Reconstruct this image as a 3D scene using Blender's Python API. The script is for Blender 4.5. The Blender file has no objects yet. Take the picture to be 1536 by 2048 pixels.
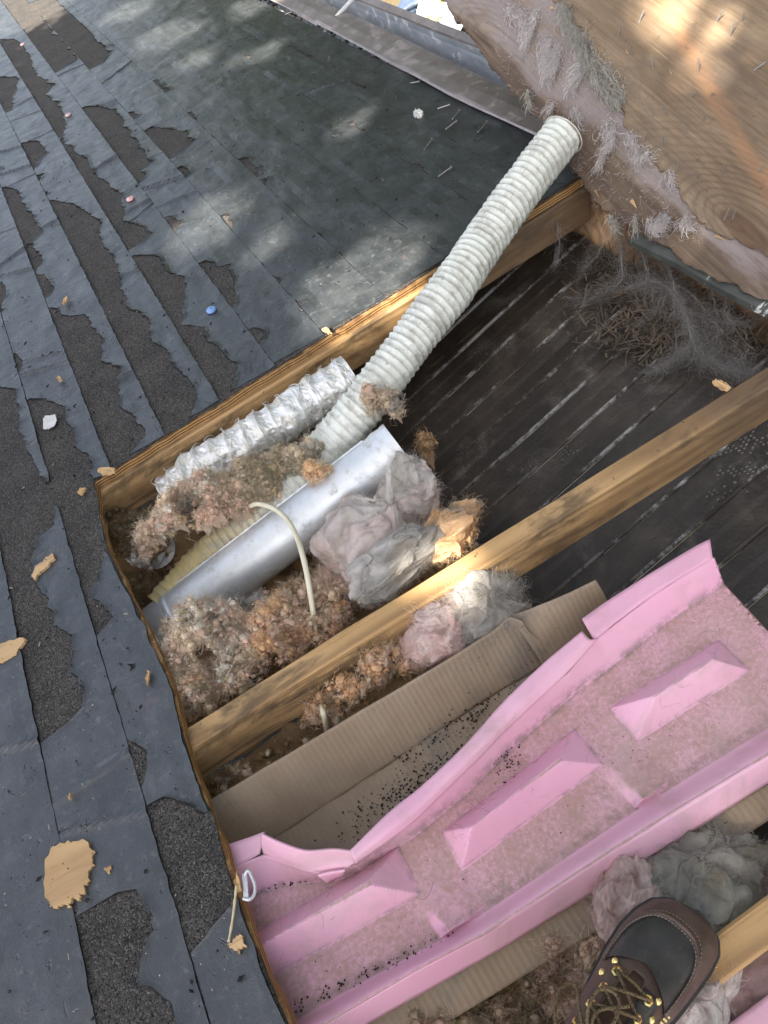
import bpy, bmesh, math, random
import numpy as np
from mathutils import Matrix, Vector, Quaternion
rnd = random.Random(7); rng = np.random.default_rng(7)

# ------------------------------------------------------------------ frames
# Everything is laid out in the roof's own frame: x runs down the slope to the eave, y along the eave,
# z out of the roof.  T tips that frame by the roof pitch and lifts it to its height over the ground.
PITCH = math.radians(17)
T = Matrix.Translation((0, 0, 3.0)) @ Matrix.Rotation(PITCH, 4, 'Y')
CAM = np.array([0, 0, 0.96]); FPX = 1490.0
R = np.array([[0.84972912, -0.51384952, 0.11797919],
              [-0.46008419, -0.61344559, 0.64187775],
              [-0.25745476, -0.59970258, -0.75767662]])

scn = bpy.context.scene
cd = bpy.data.cameras.new('camera'); cam = bpy.data.objects.new('camera', cd)
scn.collection.objects.link(cam); scn.camera = cam
cd.sensor_fit = 'VERTICAL'; cd.sensor_height = 36; cd.lens = FPX / 2048 * 36
cd.clip_start = 0.02; cd.clip_end = 2000
m3 = Matrix(((R[0][0], -R[0][1], -R[0][2]), (R[1][0], -R[1][1], -R[1][2]), (R[2][0], -R[2][1], -R[2][2]))).to_4x4()
cam.matrix_world = T @ Matrix.Translation(CAM) @ m3

SUN = np.array([-0.60, -0.36, 0.715]); SUN /= np.linalg.norm(SUN)     # towards the sun, roof frame
sw = (T.to_3x3() @ Vector(SUN)).normalized()
world = bpy.data.worlds.new('World'); scn.world = world; world.use_nodes = True
wn = world.node_tree; bgn = wn.nodes['Background']
sky = wn.nodes.new('ShaderNodeTexSky'); sky.sky_type = 'NISHITA'; sky.sun_disc = False
sky.sun_elevation = math.asin(sw.z); sky.sun_rotation = math.atan2(sw.x, sw.y)
sky.air_density = 1.0; sky.dust_density = 4.0; sky.ozone_density = 0.4; sky.altitude = 100
hs = wn.nodes.new('ShaderNodeHueSaturation'); hs.inputs['Saturation'].default_value = .62      # hazy, milky summer sky
wn.links.new(sky.outputs[0], hs.inputs['Color']); wn.links.new(hs.outputs[0], bgn.inputs[0]); bgn.inputs[1].default_value = 0.075
ld = bpy.data.lights.new('sun', 'SUN'); ld.energy = 5.0; ld.angle = math.radians(0.5); ld.color = (1, .93, .82)
sun = bpy.data.objects.new('sun', ld); scn.collection.objects.link(sun)
sun.rotation_mode = 'QUATERNION'; sun.rotation_quaternion = sw.to_track_quat('Z', 'Y')
sun.location = (0, 0, 12)
vs = scn.view_settings
vs.view_transform = 'Standard'; vs.look = 'None'; vs.gamma = 1; vs.use_curve_mapping = False
vs.exposure = 2.5

# ------------------------------------------------------------------ helpers
def ray(u, v):
    return R @ np.array([u - 768.0, v - 1024.0, FPX])
def at(u, v, z=0.0):
    d = ray(u, v); return CAM + d * ((z - CAM[2]) / d[2])
def atplane(u, v, p0, n):
    d = ray(u, v); return CAM + d * (np.dot(np.asarray(p0) - CAM, n) / np.dot(d, n))
def hsh(ix, iy, iz, seed):
    h = (ix.astype(np.int64) * 374761393 + iy.astype(np.int64) * 668265263 + iz.astype(np.int64) * 2147483647 + seed * 974634779) & 0xffffffff
    h = ((h ^ (h >> 13)) * 1274126177) & 0xffffffff
    h = (h ^ (h >> 16)) & 0xffffff
    return h / float(0xffffff)
def vnoise(p, seed=0):
    p = np.atleast_2d(p); i = np.floor(p).astype(np.int64); f = p - i; f = f * f * (3 - 2 * f)
    r = 0
    for dx in (0, 1):
        wx = f[:, 0] if dx else 1 - f[:, 0]
        for dy in (0, 1):
            wy = f[:, 1] if dy else 1 - f[:, 1]
            for dz in (0, 1):
                wz = f[:, 2] if dz else 1 - f[:, 2]
                r = r + wx * wy * wz * hsh(i[:, 0] + dx, i[:, 1] + dy, i[:, 2] + dz, seed)
    return r * 2 - 1
def fbm(p, sc=1.0, oct=4, seed=0, gain=.5):
    p = np.atleast_2d(p) * sc; a = 1; s = 0
    for k in range(oct):
        s = s + a * vnoise(p, seed + k * 17); p = p * 2.03 + 11.3; a *= gain
    return s
def n1(x, sc, seed=0, oct=3):
    x = np.atleast_1d(np.asarray(x, float)); return fbm(np.stack([x, x * 0 + 3.7 + seed, x * 0], 1), sc, oct, seed)

class MB:
    def __init__(s): s.v = []; s.f = []; s.n = 0; s.c = []; s.usec = False
    def add(s, v, f, col=None):
        v = np.asarray(v, float).reshape(-1, 3); f = [tuple(int(i) + s.n for i in q) for q in f]
        s.v.append(v); s.f += f; s.n += len(v)
        if col is not None: s.usec = True
        c = np.ones((len(v), 4))
        if col is not None: c[:, :3] = col
        s.c.append(c); return s
    def grid(s, P, closed_u=False, closed_v=False, col=None):
        P = np.asarray(P, float); a, b = P.shape[:2]; f = []
        for i in range(a if closed_u else a - 1):
            for j in range(b if closed_v else b - 1):
                i2 = (i + 1) % a; j2 = (j + 1) % b
                f.append((i * b + j, i2 * b + j, i2 * b + j2, i * b + j2))
        return s.add(P.reshape(-1, 3), f, col)
    def box(s, c, size, rot=None):
        x, y, z = [k / 2 for k in size]
        v = np.array([(-x,-y,-z),(x,-y,-z),(x,y,-z),(-x,y,-z),(-x,-y,z),(x,-y,z),(x,y,z),(-x,y,z)])
        if rot is not None: v = v @ np.asarray(rot).T
        return s.add(v + np.asarray(c), [(0,3,2,1),(4,5,6,7),(0,1,5,4),(1,2,6,5),(2,3,7,6),(3,0,4,7)])
    def prism(s, top, thick, n=None):
        """outline polygon (k,3) pushed by -thick along n: an n-gon plate"""
        top = np.asarray(top, float); k = len(top)
        d = np.array([0, 0, -thick]) if n is None else -np.asarray(n) * thick
        f = [tuple(range(k)), tuple(range(2 * k - 1, k - 1, -1))]
        f += [(i, i + k, (i + 1) % k + k, (i + 1) % k) for i in range(k)]
        return s.add(np.vstack([top, top + d]), f)
    def tube(s, pts, r, seg=8, cap=True, col=None):
        pts = np.asarray(pts, float); r = np.broadcast_to(np.asarray(r, float), (len(pts),))
        N, B, Tn = frames(pts); a = np.linspace(0, 2 * np.pi, seg, endpoint=False)
        P = pts[:, None, :] + r[:, None, None] * (np.cos(a)[None, :, None] * N[:, None, :] + np.sin(a)[None, :, None] * B[:, None, :])
        n0 = s.n; s.grid(P, closed_v=True, col=col)
        if cap:
            s.f.append(tuple(n0 + i for i in range(seg))); s.f.append(tuple(n0 + (len(pts) - 1) * seg + i for i in reversed(range(seg))))
        return s
    def build(s, name, mat, parent=None, origin=(0, 0, 0), smooth=False, M=None):
        me = bpy.data.meshes.new(name); v = np.vstack(s.v) - np.asarray(origin)
        me.from_pydata([tuple(q) for q in v.tolist()], [], s.f); 
        if mat: me.materials.append(mat)
        if s.usec:
            at_ = me.color_attributes.new('tint', 'FLOAT_COLOR', 'POINT'); at_.data.foreach_set('color', np.vstack(s.c).astype(np.float32).ravel())
        if smooth: me.polygons.foreach_set('use_smooth', [True] * len(me.polygons))
        me.validate(); me.update()
        bm = bmesh.new(); bm.from_mesh(me); bmesh.ops.recalc_face_normals(bm, faces=bm.faces); bm.to_mesh(me); bm.free()
        o = bpy.data.objects.new(name, me); scn.collection.objects.link(o)
        if parent is not None: o.parent = parent
        else: o.matrix_world = T @ Matrix.Translation(origin) if M is None else M
        return o
def frames(pts):
    t = np.gradient(pts, axis=0); t /= np.linalg.norm(t, axis=1)[:, None] + 1e-12
    up = np.array([0, 0, 1.0]) if abs(t[0][2]) < .9 else np.array([1.0, 0, 0])
    N = np.zeros_like(pts); n = up - t[0] * up.dot(t[0]); n /= np.linalg.norm(n); N[0] = n
    for i in range(1, len(pts)):
        n = n - t[i] * n.dot(t[i]); n /= np.linalg.norm(n) + 1e-12; N[i] = n
    return N, np.cross(t, N), t
def spline(pts, n):
    """Catmull-Rom through pts, n samples, even arc length"""
    p = np.asarray(pts, float); q = np.vstack([2 * p[0] - p[1], p, 2 * p[-1] - p[-2]]); out = []
    for i in range(1, len(q) - 2):
        for k in np.linspace(0, 1, 40, endpoint=False):
            a, b, c, d = q[i - 1], q[i], q[i + 1], q[i + 2]
            out.append(.5 * (2 * b + (c - a) * k + (2 * a - 5 * b + 4 * c - d) * k * k + (3 * b - a - 3 * c + d) * k ** 3))
    out.append(q[-2]); out = np.array(out); L = np.r_[0, np.cumsum(np.linalg.norm(np.diff(out, axis=0), axis=1))]
    s = np.linspace(0, L[-1], n); return np.stack([np.interp(s, L, out[:, k]) for k in range(3)], 1)
def tag(o, label=None, cat=None, group=None, kind=None):
    if label: o['label'] = label
    if cat: o['category'] = cat
    if group: o['group'] = group
    if kind: o['kind'] = kind
    return o
def empty(name, loc, label, cat, group=None):
    o = bpy.data.objects.new(name, None); scn.collection.objects.link(o); o.empty_display_size = .05
    o.matrix_world = T @ Matrix.Translation(loc); return tag(o, label, cat, group)
def bare(name, loc):
    o = bpy.data.objects.new(name, None); scn.collection.objects.link(o); o.matrix_world = T @ Matrix.Translation(loc); return o

# ------------------------------------------------------------------ materials
class NT:
    def __init__(s, name):
        s.m = bpy.data.materials.new(name); s.m.use_nodes = True; s.t = s.m.node_tree
        s.b = s.t.nodes['Principled BSDF']; s.co = s.new('ShaderNodeTexCoord').outputs['Object']
    def new(s, k, **kw):
        n = s.t.nodes.new(k)
        for a, b in kw.items(): setattr(n, a, b)
        return n
    def set(s, sock, v):
        if hasattr(v, 'is_output') or isinstance(v, bpy.types.NodeSocket): s.t.links.new(v, sock)
        else: sock.default_value = v
    def map(s, scale=(1, 1, 1), rot=(0, 0, 0), loc=(0, 0, 0), co=None):
        n = s.new('ShaderNodeMapping'); s.set(n.inputs[0], co or s.co); n.inputs['Scale'].default_value = scale
        n.inputs['Rotation'].default_value = rot; n.inputs['Location'].default_value = loc; return n.outputs[0]
    def noise(s, scale=5, detail=5, rough=.55, dist=0, co=None):
        n = s.new('ShaderNodeTexNoise'); s.set(n.inputs['Vector'], co or s.co)
        n.inputs['Scale'].default_value = scale; n.inputs['Detail'].default_value = detail
        n.inputs['Roughness'].default_value = rough; n.inputs['Distortion'].default_value = dist; return n.outputs['Fac']
    def voro(s, scale=50, co=None, feat='F1', out='Distance'):
        n = s.new('ShaderNodeTexVoronoi', feature=feat); s.set(n.inputs['Vector'], co or s.co); n.inputs['Scale'].default_value = scale; return n.outputs[out]
    def math(s, op, a, b=0.0, c=None, clamp=False):
        n = s.new('ShaderNodeMath', operation=op, use_clamp=clamp); s.set(n.inputs[0], a); s.set(n.inputs[1], b)
        if c is not None: s.set(n.inputs[2], c)
        return n.outputs[0]
    def ramp(s, f, stops):
        n = s.new('ShaderNodeValToRGB'); e = n.color_ramp.elements
        while len(e) < len(stops): e.new(.5)
        for q, (p, c) in zip(e, stops):
            q.position = p; q.color = (c, c, c, 1) if isinstance(c, (int, float)) else (*c, 1)
        s.set(n.inputs[0], f); return n.outputs[0]
    def mix(s, f, a, b, mode='MIX'):
        n = s.new('ShaderNodeMix', data_type='RGBA', blend_type=mode); s.set(n.inputs[0], f)
        for k, v in ((6, a), (7, b)): s.set(n.inputs[k], (*v, 1) if isinstance(v, tuple) else v)
        return n.outputs[2]
    def sep(s, co=None):
        n = s.new('ShaderNodeSeparateXYZ'); s.set(n.inputs[0], co or s.co); return n.outputs
    def step(s, f, lo, hi):
        n = s.new('ShaderNodeMapRange', clamp=True, interpolation_type='SMOOTHSTEP'); s.set(n.inputs[0], f)
        n.inputs[1].default_value = lo; n.inputs[2].default_value = hi; return n.outputs[0]
    def attr(s, name):
        return s.new('ShaderNodeAttribute', attribute_name=name).outputs['Color']
    def bump(s, h, strength=.5, dist=.002, prev=None):
        n = s.new('ShaderNodeBump'); n.inputs['Strength'].default_value = strength; n.inputs['Distance'].default_value = dist
        s.set(n.inputs['Height'], h)
        if prev is not None: s.set(n.inputs['Normal'], prev)
        return n.outputs[0]
    def out(s, col, rough=.6, normal=None, metal=0, spec=.5, sheen=0, sss=0, trans=None):
        s.set(s.b.inputs['Base Color'], (*col, 1) if isinstance(col, tuple) else col)
        s.set(s.b.inputs['Roughness'], rough); s.set(s.b.inputs['Metallic'], metal)
        s.b.inputs['Specular IOR Level'].default_value = spec
        if normal is not None: s.set(s.b.inputs['Normal'], normal)
        if sheen: s.b.inputs['Sheen Weight'].default_value = sheen
        if trans:
            tr = s.new('ShaderNodeBsdfTranslucent'); s.set(tr.inputs[0], (*col, 1) if isinstance(col, tuple) else col)
            ms = s.new('ShaderNodeMixShader'); ms.inputs[0].default_value = trans
            s.t.links.new(s.b.outputs[0], ms.inputs[1]); s.t.links.new(tr.outputs[0], ms.inputs[2])
            s.t.links.new(ms.outputs[0], s.t.nodes['Material Output'].inputs[0])
        return s.m
def simple(name, a, b, scale=20, rough=.6, metal=0, bump=.3, bscale=None, bd=.001, spec=.5, stretch=(1, 1, 1), trans=None):
    n = NT(name); co = n.map(stretch); f = n.noise(scale, 6, .6, co=co)
    c = n.ramp(f, [(.32, a), (.68, b)]); h = n.noise(bscale or scale * 4, 5, .6, co=co)
    return n.out(c, rough, n.bump(h, bump, bd), metal, spec, trans=trans)

def m_felt():
    n = NT('smooth_felt'); f = n.noise(9, 8, .65); g = n.noise(70, 6, .7); fl = n.noise(420, 4, .7)
    c = n.ramp(f, [(.3, (.014, .016, .017)), (.5, (.026, .029, .031)), (.75, (.055, .058, .059))])
    c = n.mix(n.step(g, .56, .72), c, (.085, .085, .082))
    mo = n.noise(26, 7, .72, .5); c = n.mix(n.math('MULTIPLY', n.step(mo, .54, .70), .45), c, (.095, .097, .097)); c = n.mix(n.math('MULTIPLY', n.step(mo, .46, .32), .6), c, (.010, .011, .012))
    scf = n.noise(40, 4, .65, .3, n.map((.35, 2.2, 1), (0, 0, .4))); c = n.mix(n.math('MULTIPLY', n.step(scf, .64, .72), .35), c, (.15, .15, .15))
    rust = n.math('MULTIPLY', n.step(n.noise(5, 5, .6), .60, .72), n.step(n.noise(60, 4), .5, .62)); c = n.mix(n.math('MULTIPLY', rust, .6), c, (.10, .055, .04))
    white = n.step(n.voro(95), .10, .05); pick = n.step(n.noise(13, 2), .6, .7)
    c = n.mix(n.math('MULTIPLY', n.math('MULTIPLY', white, pick), .7), c, (.4, .38, .34))
    wr = n.math('ADD', n.noise(9, 4, .55, .2, n.map((.5, 1, 1), (0, 0, .2))), n.math('MULTIPLY', n.noise(38, 4, .6), .35)); b1 = n.bump(wr, .6, .007)
    pits = n.step(n.noise(32, 4, .6, .6), .64, .74)
    pit2 = n.step(n.noise(11, 5, .65, .9), .66, .72); b2 = n.bump(n.math('ADD', pits, n.math('MULTIPLY', pit2, 1.2)), .6, -.005, b1); c = n.mix(n.math('MULTIPLY', n.math('MAXIMUM', n.math('MULTIPLY', pits, .6), pit2), .55), c, (.02, .019, .018))
    b3 = n.bump(n.math('ADD', g, n.math('MULTIPLY', fl, .9)), .55, .0016, b2)
    r = n.ramp(n.noise(22, 5, .65), [(.3, .24), (.7, .44)])
    return n.out(c, r, b3, 0, .85)
def m_gran():
    n = NT('granular_felt'); f = n.noise(12, 6, .6); g = n.noise(230, 4, .75); cell = n.voro(420, None, 'F1', 'Color'); cv = n.sep(cell)[0]; sp = n.voro(420)
    c = n.ramp(f, [(.3, (.032, .028, .025)), (.7, (.068, .059, .051))])
    c = n.mix(n.math('MULTIPLY', n.step(cv, .70, .98), .6), c, (.15, .135, .12)); c = n.mix(n.step(cv, .30, .05), c, (.012, .011, .010)); c = n.mix(n.math('MULTIPLY', n.step(g, .55, .72), .7), c, (.11, .096, .083)); c = n.mix(n.step(g, .42, .30), c, (.014, .013, .012))
    h = n.math('ADD', n.math('MULTIPLY', g, .8), n.math('SUBTRACT', 1.0, sp)); w = n.noise(18, 5, .6, .6)
    return n.out(c, .8, n.bump(h, .7, .0024, n.bump(w, .6, .005)), 0, .3)
def m_wood(name, cols, axis='x', ring=34, dark=.5, dirt=(.10, .08, .06), dirtamt=.5, grey=0, low=.35):
    n = NT(name); st = (low, 5, 5) if axis == 'x' else (5, low, 5)
    fi = (1.2, 60, 60) if axis == 'x' else (60, 1.2, 60)
    F = n.noise(1.6, 2, .4, .35, n.map(st)); rings = n.math('SINE', n.math('MULTIPLY', F, ring * 2))
    rg = n.math('MULTIPLY_ADD', rings, .5, .5); rg = n.math('POWER', rg, 1.8)
    fib = n.noise(3, 6, .65, 0, n.map(fi)); big = n.noise(4, 4, .6, 0, n.map((1, 2.2, 2.2)))
    c = n.ramp(big, [(.3, cols[0]), (.7, cols[1])])
    c = n.mix(n.math('MULTIPLY', rg, dark), c, cols[2]); c = n.mix(n.math('MULTIPLY', n.step(fib, .52, .72), .55), c, cols[2])
    c = n.mix(n.math('MULTIPLY', n.step(n.noise(7, 7, .68, .5, n.map((.6, 1.6, 1.6))), .48, .64), dirtamt), c, dirt)
    if grey: c = n.mix(n.math('MULTIPLY', n.step(n.noise(11, 6, .7, .8, n.map((.35, 2, 2), (0, 0, .05), (3, 1, 2))), .56, .70), .7), c, (.04, .028, .02)); kn = n.voro(6.5, n.map((.5, 2.2, 1))); c = n.mix(n.math('MULTIPLY', n.step(n.math('ADD', kn, n.math('MULTIPLY', n.noise(40, 3), .08)), .15, .08), .85), c, (.075, .035, .016))
    wx = n.step(n.math('ADD', n.sep()[0], n.math('MULTIPLY', n.math('SUBTRACT', n.noise(5, 5, .65), .5), .5)), .30, .85)
    if grey: c = n.mix(n.math('MULTIPLY', wx, grey), c, (.085, .058, .040))
    sp = n.math('MULTIPLY', n.step(n.noise(55, 4, .6), .66, .72), .8); c = n.mix(sp, c, (.035, .025, .018))
    h = n.math('ADD', n.math('MULTIPLY', rg, .5), fib)
    return n.out(c, .7, n.bump(h, .45, .0012), 0, .3)
def m_plyedge():
    n = NT('plywood_edge'); z = n.sep()[2]; f = n.noise(30, 5, .6, 0, n.map((1, 1, .2)))
    st = n.math('SINE', n.math('MULTIPLY', z, 2 * math.pi / .0062)); st = n.step(n.math('ADD', st, n.math('MULTIPLY', n.math('SUBTRACT', f, .5), 2)), -.2, .3)
    c = n.mix(st, (.13, .065, .025), (.46, .27, .11)); c = n.mix(n.math('MULTIPLY', n.step(f, .5, .7), .5), c, (.05, .03, .02))
    return n.out(c, .8, n.bump(n.noise(200, 4), .7, .002), 0, .2)
def m_sheet(name, cx, cy, dusty, ln=None):
    """plywood underside, local x along the grain, y up the sheet from the torn edge; growth rings arch round (cx, cy)"""
    n = NT(name); x, y, z = n.sep()
    w1 = n.math('MULTIPLY', n.math('SUBTRACT', n.noise(1.5, 2, .45, .2, n.map((.8, 2.2, 0), (0, 0, .1))), .5), .16)
    dx = n.math('MULTIPLY', n.math('SUBTRACT', x, cx), .30); dy = n.math('SUBTRACT', y, cy)
    r = n.math('ADD', n.math('SQRT', n.math('ADD', n.math('MULTIPLY', dx, dx), n.math('MULTIPLY', dy, dy))), w1)
    jit = n.math('MULTIPLY', n.math('SUBTRACT', n.noise(12, 5, .65, 0, n.map((.35, 1.6, 0))), .5), .016)
    rg = n.math('MULTIPLY_ADD', n.math('SINE', n.math('MULTIPLY', n.math('ADD', r, jit), 2 * math.pi / .0088)), .5, .5); rg = n.math('POWER', rg, 3.0)
    fib = n.math('ADD', n.math('MULTIPLY', n.noise(3.0, 7, .72, .5, n.map((1.6, 60, 0), (0, 0, .10))), .6), n.math('MULTIPLY', n.noise(3.0, 5, .65, 1.2, n.map((.9, 16, 0), (0, 0, .16))), .4)); big = n.noise(3, 5, .6, .5, n.map((.7, 2.6, 0)))
    c = n.ramp(big, [(.28, (.095, .066, .043)), (.5, (.21, .148, .093)), (.75, (.33, .25, .16))])
    rg = n.math('MULTIPLY', rg, n.math('MULTIPLY_ADD', n.step(r, .16, .05), .85, .15))
    c = n.mix(n.math('MULTIPLY', rg, n.ramp(n.noise(4, 3), [(.3, .15), (.7, .6)])), c, (.10, .062, .038)); c = n.mix(n.math('MULTIPLY', n.step(fib, .44, .64), .62), c, (.095, .06, .036)); c = n.mix(n.math('MULTIPLY', n.step(fib, .42, .30), .5), c, (.46, .36, .25))
    if not dusty:
        (px, py), (tx, ty) = ln; q = n.math('ADD', n.math('ADD', n.math('MULTIPLY', n.math('SUBTRACT', x, px), -ty), n.math('MULTIPLY', n.math('SUBTRACT', y, py), tx)), n.math('MULTIPLY', n.math('SUBTRACT', n.noise(4, 4, .6), .5), .05))
        d = n.math('ABSOLUTE', q); c = n.mix(n.math('MULTIPLY', n.step(d, .024, .002), n.ramp(fib, [(.3, .75), (.65, .25)])), c, (.33, .17, .085))
        k1 = n.math('ADD', r, n.math('MULTIPLY', n.noise(40, 3), .008)); c = n.mix(n.math('MULTIPLY', n.step(k1, .026, .008), .55), c, (.07, .035, .022))
        c = n.mix(n.math('MULTIPLY', n.step(n.noise(6, 7, .7, .6, n.map((.7, 2.4, 0))), .46, .66), .6), c, (.12, .092, .07))
        kn = n.voro(5.2, n.map((.6, 1.5, 0))); c = n.mix(n.math('MULTIPLY', n.step(n.math('ADD', kn, n.math('MULTIPLY', n.noise(22, 4), .10)), .14, .08), .85), c, (.05, .028, .018))
    else:
        e = n.math('ADD', y, n.math('MULTIPLY', n.math('SUBTRACT', n.noise(6, 6, .65, 0, n.map((.5, 1.4, 0))), .5), .20))
        dust = n.math('MULTIPLY', n.step(e, -.02, .035), n.step(n.noise(9, 7, .72, .4, n.map((.7, 2.2, 0))), .26, .52)); c = n.mix(n.math('MULTIPLY', dust, n.ramp(fib, [(.35, .85), (.62, .45)])), c, (.245, .218, .222))
        c = n.mix(n.math('MULTIPLY', n.step(e, .030, -.02), n.ramp(fib, [(.38, .45), (.58, .92)])), c, (.075, .054, .042))
    c = n.mix(n.math('MULTIPLY', n.step(n.noise(50, 5, .7), .62, .70), .6), c, (.08, .06, .05))
    h = n.math('ADD', n.math('MULTIPLY', rg, .5), fib); fz = n.noise(260, 4, .7)
    return n.out(c, .85, n.bump(fz, .25, .0006, n.bump(h, .5, .0014)), 0, .15)
def m_fibre(name):
    n = NT(name); c = n.attr('tint'); v = n.noise(90, 5, .7); c = n.mix(1.0, c, n.ramp(v, [(.25, .95), (.75, 1.25)]), 'MULTIPLY')
    h = n.noise(240, 5, .75, 1.5); return n.out(c, 1.0, n.bump(h, .6, .003), 0, .0, trans=.42)
def m_pink():
    n = NT('pink_foam'); d = n.math('ADD', n.math('MULTIPLY', n.noise(150, 6, .75), .6), n.math('MULTIPLY', n.noise(14, 5, .65), .4)); nz = n.new('ShaderNodeNewGeometry'); up = n.sep(nz.outputs['True Normal'])
    c = n.mix(n.step(n.noise(5, 3), .3, .7), (.70, .36, .475), (.74, .43, .52))
    # settled dust lies on the level faces (true normals), steep faces stay clean
    tilt = n.step(n.attr('flat'), .4, .9)
    dust = n.math('MULTIPLY', n.math('MULTIPLY', n.step(d, .36, .60), tilt), .62); dust = n.math('ADD', dust, n.math('MULTIPLY', tilt, .25)); c = n.mix(dust, c, (.36, .235, .18))
    hair = n.math('MULTIPLY', n.step(n.noise(70, 6, .75, 1.8), .58, .66), n.math('MULTIPLY_ADD', tilt, .45, .12)); c = n.mix(hair, c, (.25, .21, .17))
    sp = n.math('MULTIPLY', n.step(n.noise(190, 3, .6), .70, .74), n.math('MULTIPLY', tilt, .8)); c = n.mix(sp, c, (.03, .03, .025))
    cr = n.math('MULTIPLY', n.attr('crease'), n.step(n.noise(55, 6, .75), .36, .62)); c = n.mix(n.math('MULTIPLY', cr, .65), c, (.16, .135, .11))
    wear = n.math('MULTIPLY', n.step(n.noise(8, 6, .7, .8), .50, .70), .50); c = n.mix(wear, c, (.46, .32, .29))
    r = n.math('MULTIPLY_ADD', dust, .4, .38)
    n.b.inputs['Subsurface Weight'].default_value = .12; n.b.inputs['Subsurface Radius'].default_value = (.012, .006, .009)
    return n.out(c, r, n.bump(n.noise(120, 4, .6), .15, .001, n.bump(n.noise(16, 3), .2, .004)), 0, .4)
def m_card():
    n = NT('ribbed_cardboard'); x, y, z = n.sep(); w = n.math('SINE', n.math('MULTIPLY', n.math('ADD', x, n.math('MULTIPLY', n.math('SUBTRACT', n.noise(9, 3), .5), .004)), 2 * math.pi / .0088))
    f = n.noise(8, 7, .65); c = n.ramp(f, [(.3, (.25, .185, .125)), (.7, (.36, .28, .20))])
    c = n.mix(n.math('MULTIPLY', n.math('MULTIPLY_ADD', w, .5, .5), .10), c, (.20, .15, .10))
    c = n.mix(n.math('MULTIPLY', n.step(n.noise(7, 7, .7, .4), .50, .68), .55), c, (.17, .16, .14))
    c = n.mix(n.math('MULTIPLY', n.step(n.noise(120, 5, .7), .62, .69), n.step(n.noise(6, 3), .46, .56)), c, (.03, .028, .025))
    return n.out(c, .85, n.bump(w, .22, .0012, n.bump(n.noise(250, 3), .2, .0006)), 0, .2)
def m_soffit():
    n = NT('mouldy_soffit'); f = n.noise(6, 8, .7); c = n.ramp(f, [(.30, (.012, .009, .006)), (.52, (.034, .025, .017)), (.78, (.085, .066, .046))])
    c = n.mix(n.math('MULTIPLY', n.attr('tint'), n.step(n.math('ADD', n.math('MULTIPLY', n.noise(60, 6, .75), .5), n.math('MULTIPLY', n.noise(5, 3, .6), .5)), .48, .58)), c, (.33, .32, .30))
    c = n.mix(n.math('MULTIPLY', n.step(n.noise(11, 6, .7), .52, .72), .55), c, (.13, .112, .09))
    v = n.voro(150); patch = n.math('MULTIPLY', n.step(n.noise(5.5, 4, .6), .60, .68), n.step(v, .28, .12)); c = n.mix(n.math('MULTIPLY', patch, .6), c, (.32, .30, .28))
    return n.out(c, .46, n.bump(n.noise(130, 5, .7), .8, .003), 0, .5)
def m_hose():
    n = NT('white_vinyl'); f = n.noise(30, 7, .7); c = n.mix(n.step(n.noise(5, 4), .3, .7), (.66, .67, .58), (.74, .75, .67))
    c = n.mix(n.attr('tint'), (.62, .50, .24), c)
    c = n.mix(n.math('MULTIPLY', n.step(f, .44, .64), .7), c, (.42, .395, .34)); c = n.mix(n.math('MULTIPLY', n.step(n.noise(90, 4, .7), .60, .68), .5), c, (.20, .18, .15))
    return n.out(c, .42, n.bump(n.noise(75, 5, .65, .8), .5, .003), 0, .5, trans=.12)
def m_metal(name, a, b, rough=.3, dirt=(.2, .18, .15), da=.5, bump=.15, sc=14, mt=1.0):
    n = NT(name); f = n.noise(sc, 7, .68); c = n.mix(n.step(f, .35, .65), a, b); dm = n.math('MULTIPLY', n.step(n.noise(sc * 1.7, 7, .7), .52, .68), da)
    c = n.mix(dm, c, dirt)
    return n.out(c, n.math('MULTIPLY_ADD', dm, .5, rough), n.bump(n.noise(60, 4, .6), bump, .002), n.math('MULTIPLY', n.math('SUBTRACT', 1.0, n.math('MULTIPLY', dm, 1.2), clamp=True), mt), .5)
def m_leather(name, a, b, rough=.45, sc=60):
    n = NT(name); f = n.noise(sc * .4, 6, .65); c = n.ramp(f, [(.3, a), (.7, b)])
    sc_ = n.step(n.noise(30, 6, .7, 2.0, n.map((1, 5, 1), (0, 0, .6))), .60, .68); c = n.mix(n.math('MULTIPLY', sc_, .35), c, (.16, .14, .12))
    c = n.mix(n.math('MULTIPLY', n.step(n.noise(16, 5, .7), .55, .75), .3), c, (.13, .10, .08))
    return n.out(c, n.ramp(f, [(.3, rough - .1), (.7, rough + .15)]), n.bump(n.voro(420), .25, .0007, n.bump(n.noise(45, 5, .6), .3, .002)), 0, .5)

FELT, GRAN = m_felt(), m_gran(); ASPH = simple('torn_asphalt', (.008, .008, .008), (.022, .02, .019), 80, .8, bump=.8, bd=.002, spec=.2)
PLY = m_plyedge()
WOOD = m_wood('pine_rafter', [(.40, .235, .095), (.56, .365, .175), (.17, .09, .04)], 'x', 30, .5, (.105, .068, .038), .85, .78)
WOODG = m_wood('weathered_pine', [(.20, .12, .065), (.30, .19, .11), (.09, .05, .03)], 'x', 30, .55, (.07, .05, .035), .8)
FIB = m_fibre('glass_wool'); PINK = m_pink(); CARD = m_card(); SOFF = m_soffit(); HOSE = m_hose()
STEEL = m_metal('galvanised_steel', (.58, .60, .60), (.68, .70, .70), .46, (.36, .34, .30), .8, .08, 16, .55)
FOIL = m_metal('foil', (.66, .65, .60), (.78, .77, .74), .46, (.48, .43, .31), .9, .5, 24, .55)
ALU = m_metal('gutter_metal', (.72, .75, .77), (.85, .87, .89), .48, (.30, .28, .25), .6, .2, 10)
BROWNM = m_metal('brown_flashing', (.34, .295, .275), (.44, .39, .37), .6, (.20, .18, .17), .9, .2, 12); 
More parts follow.
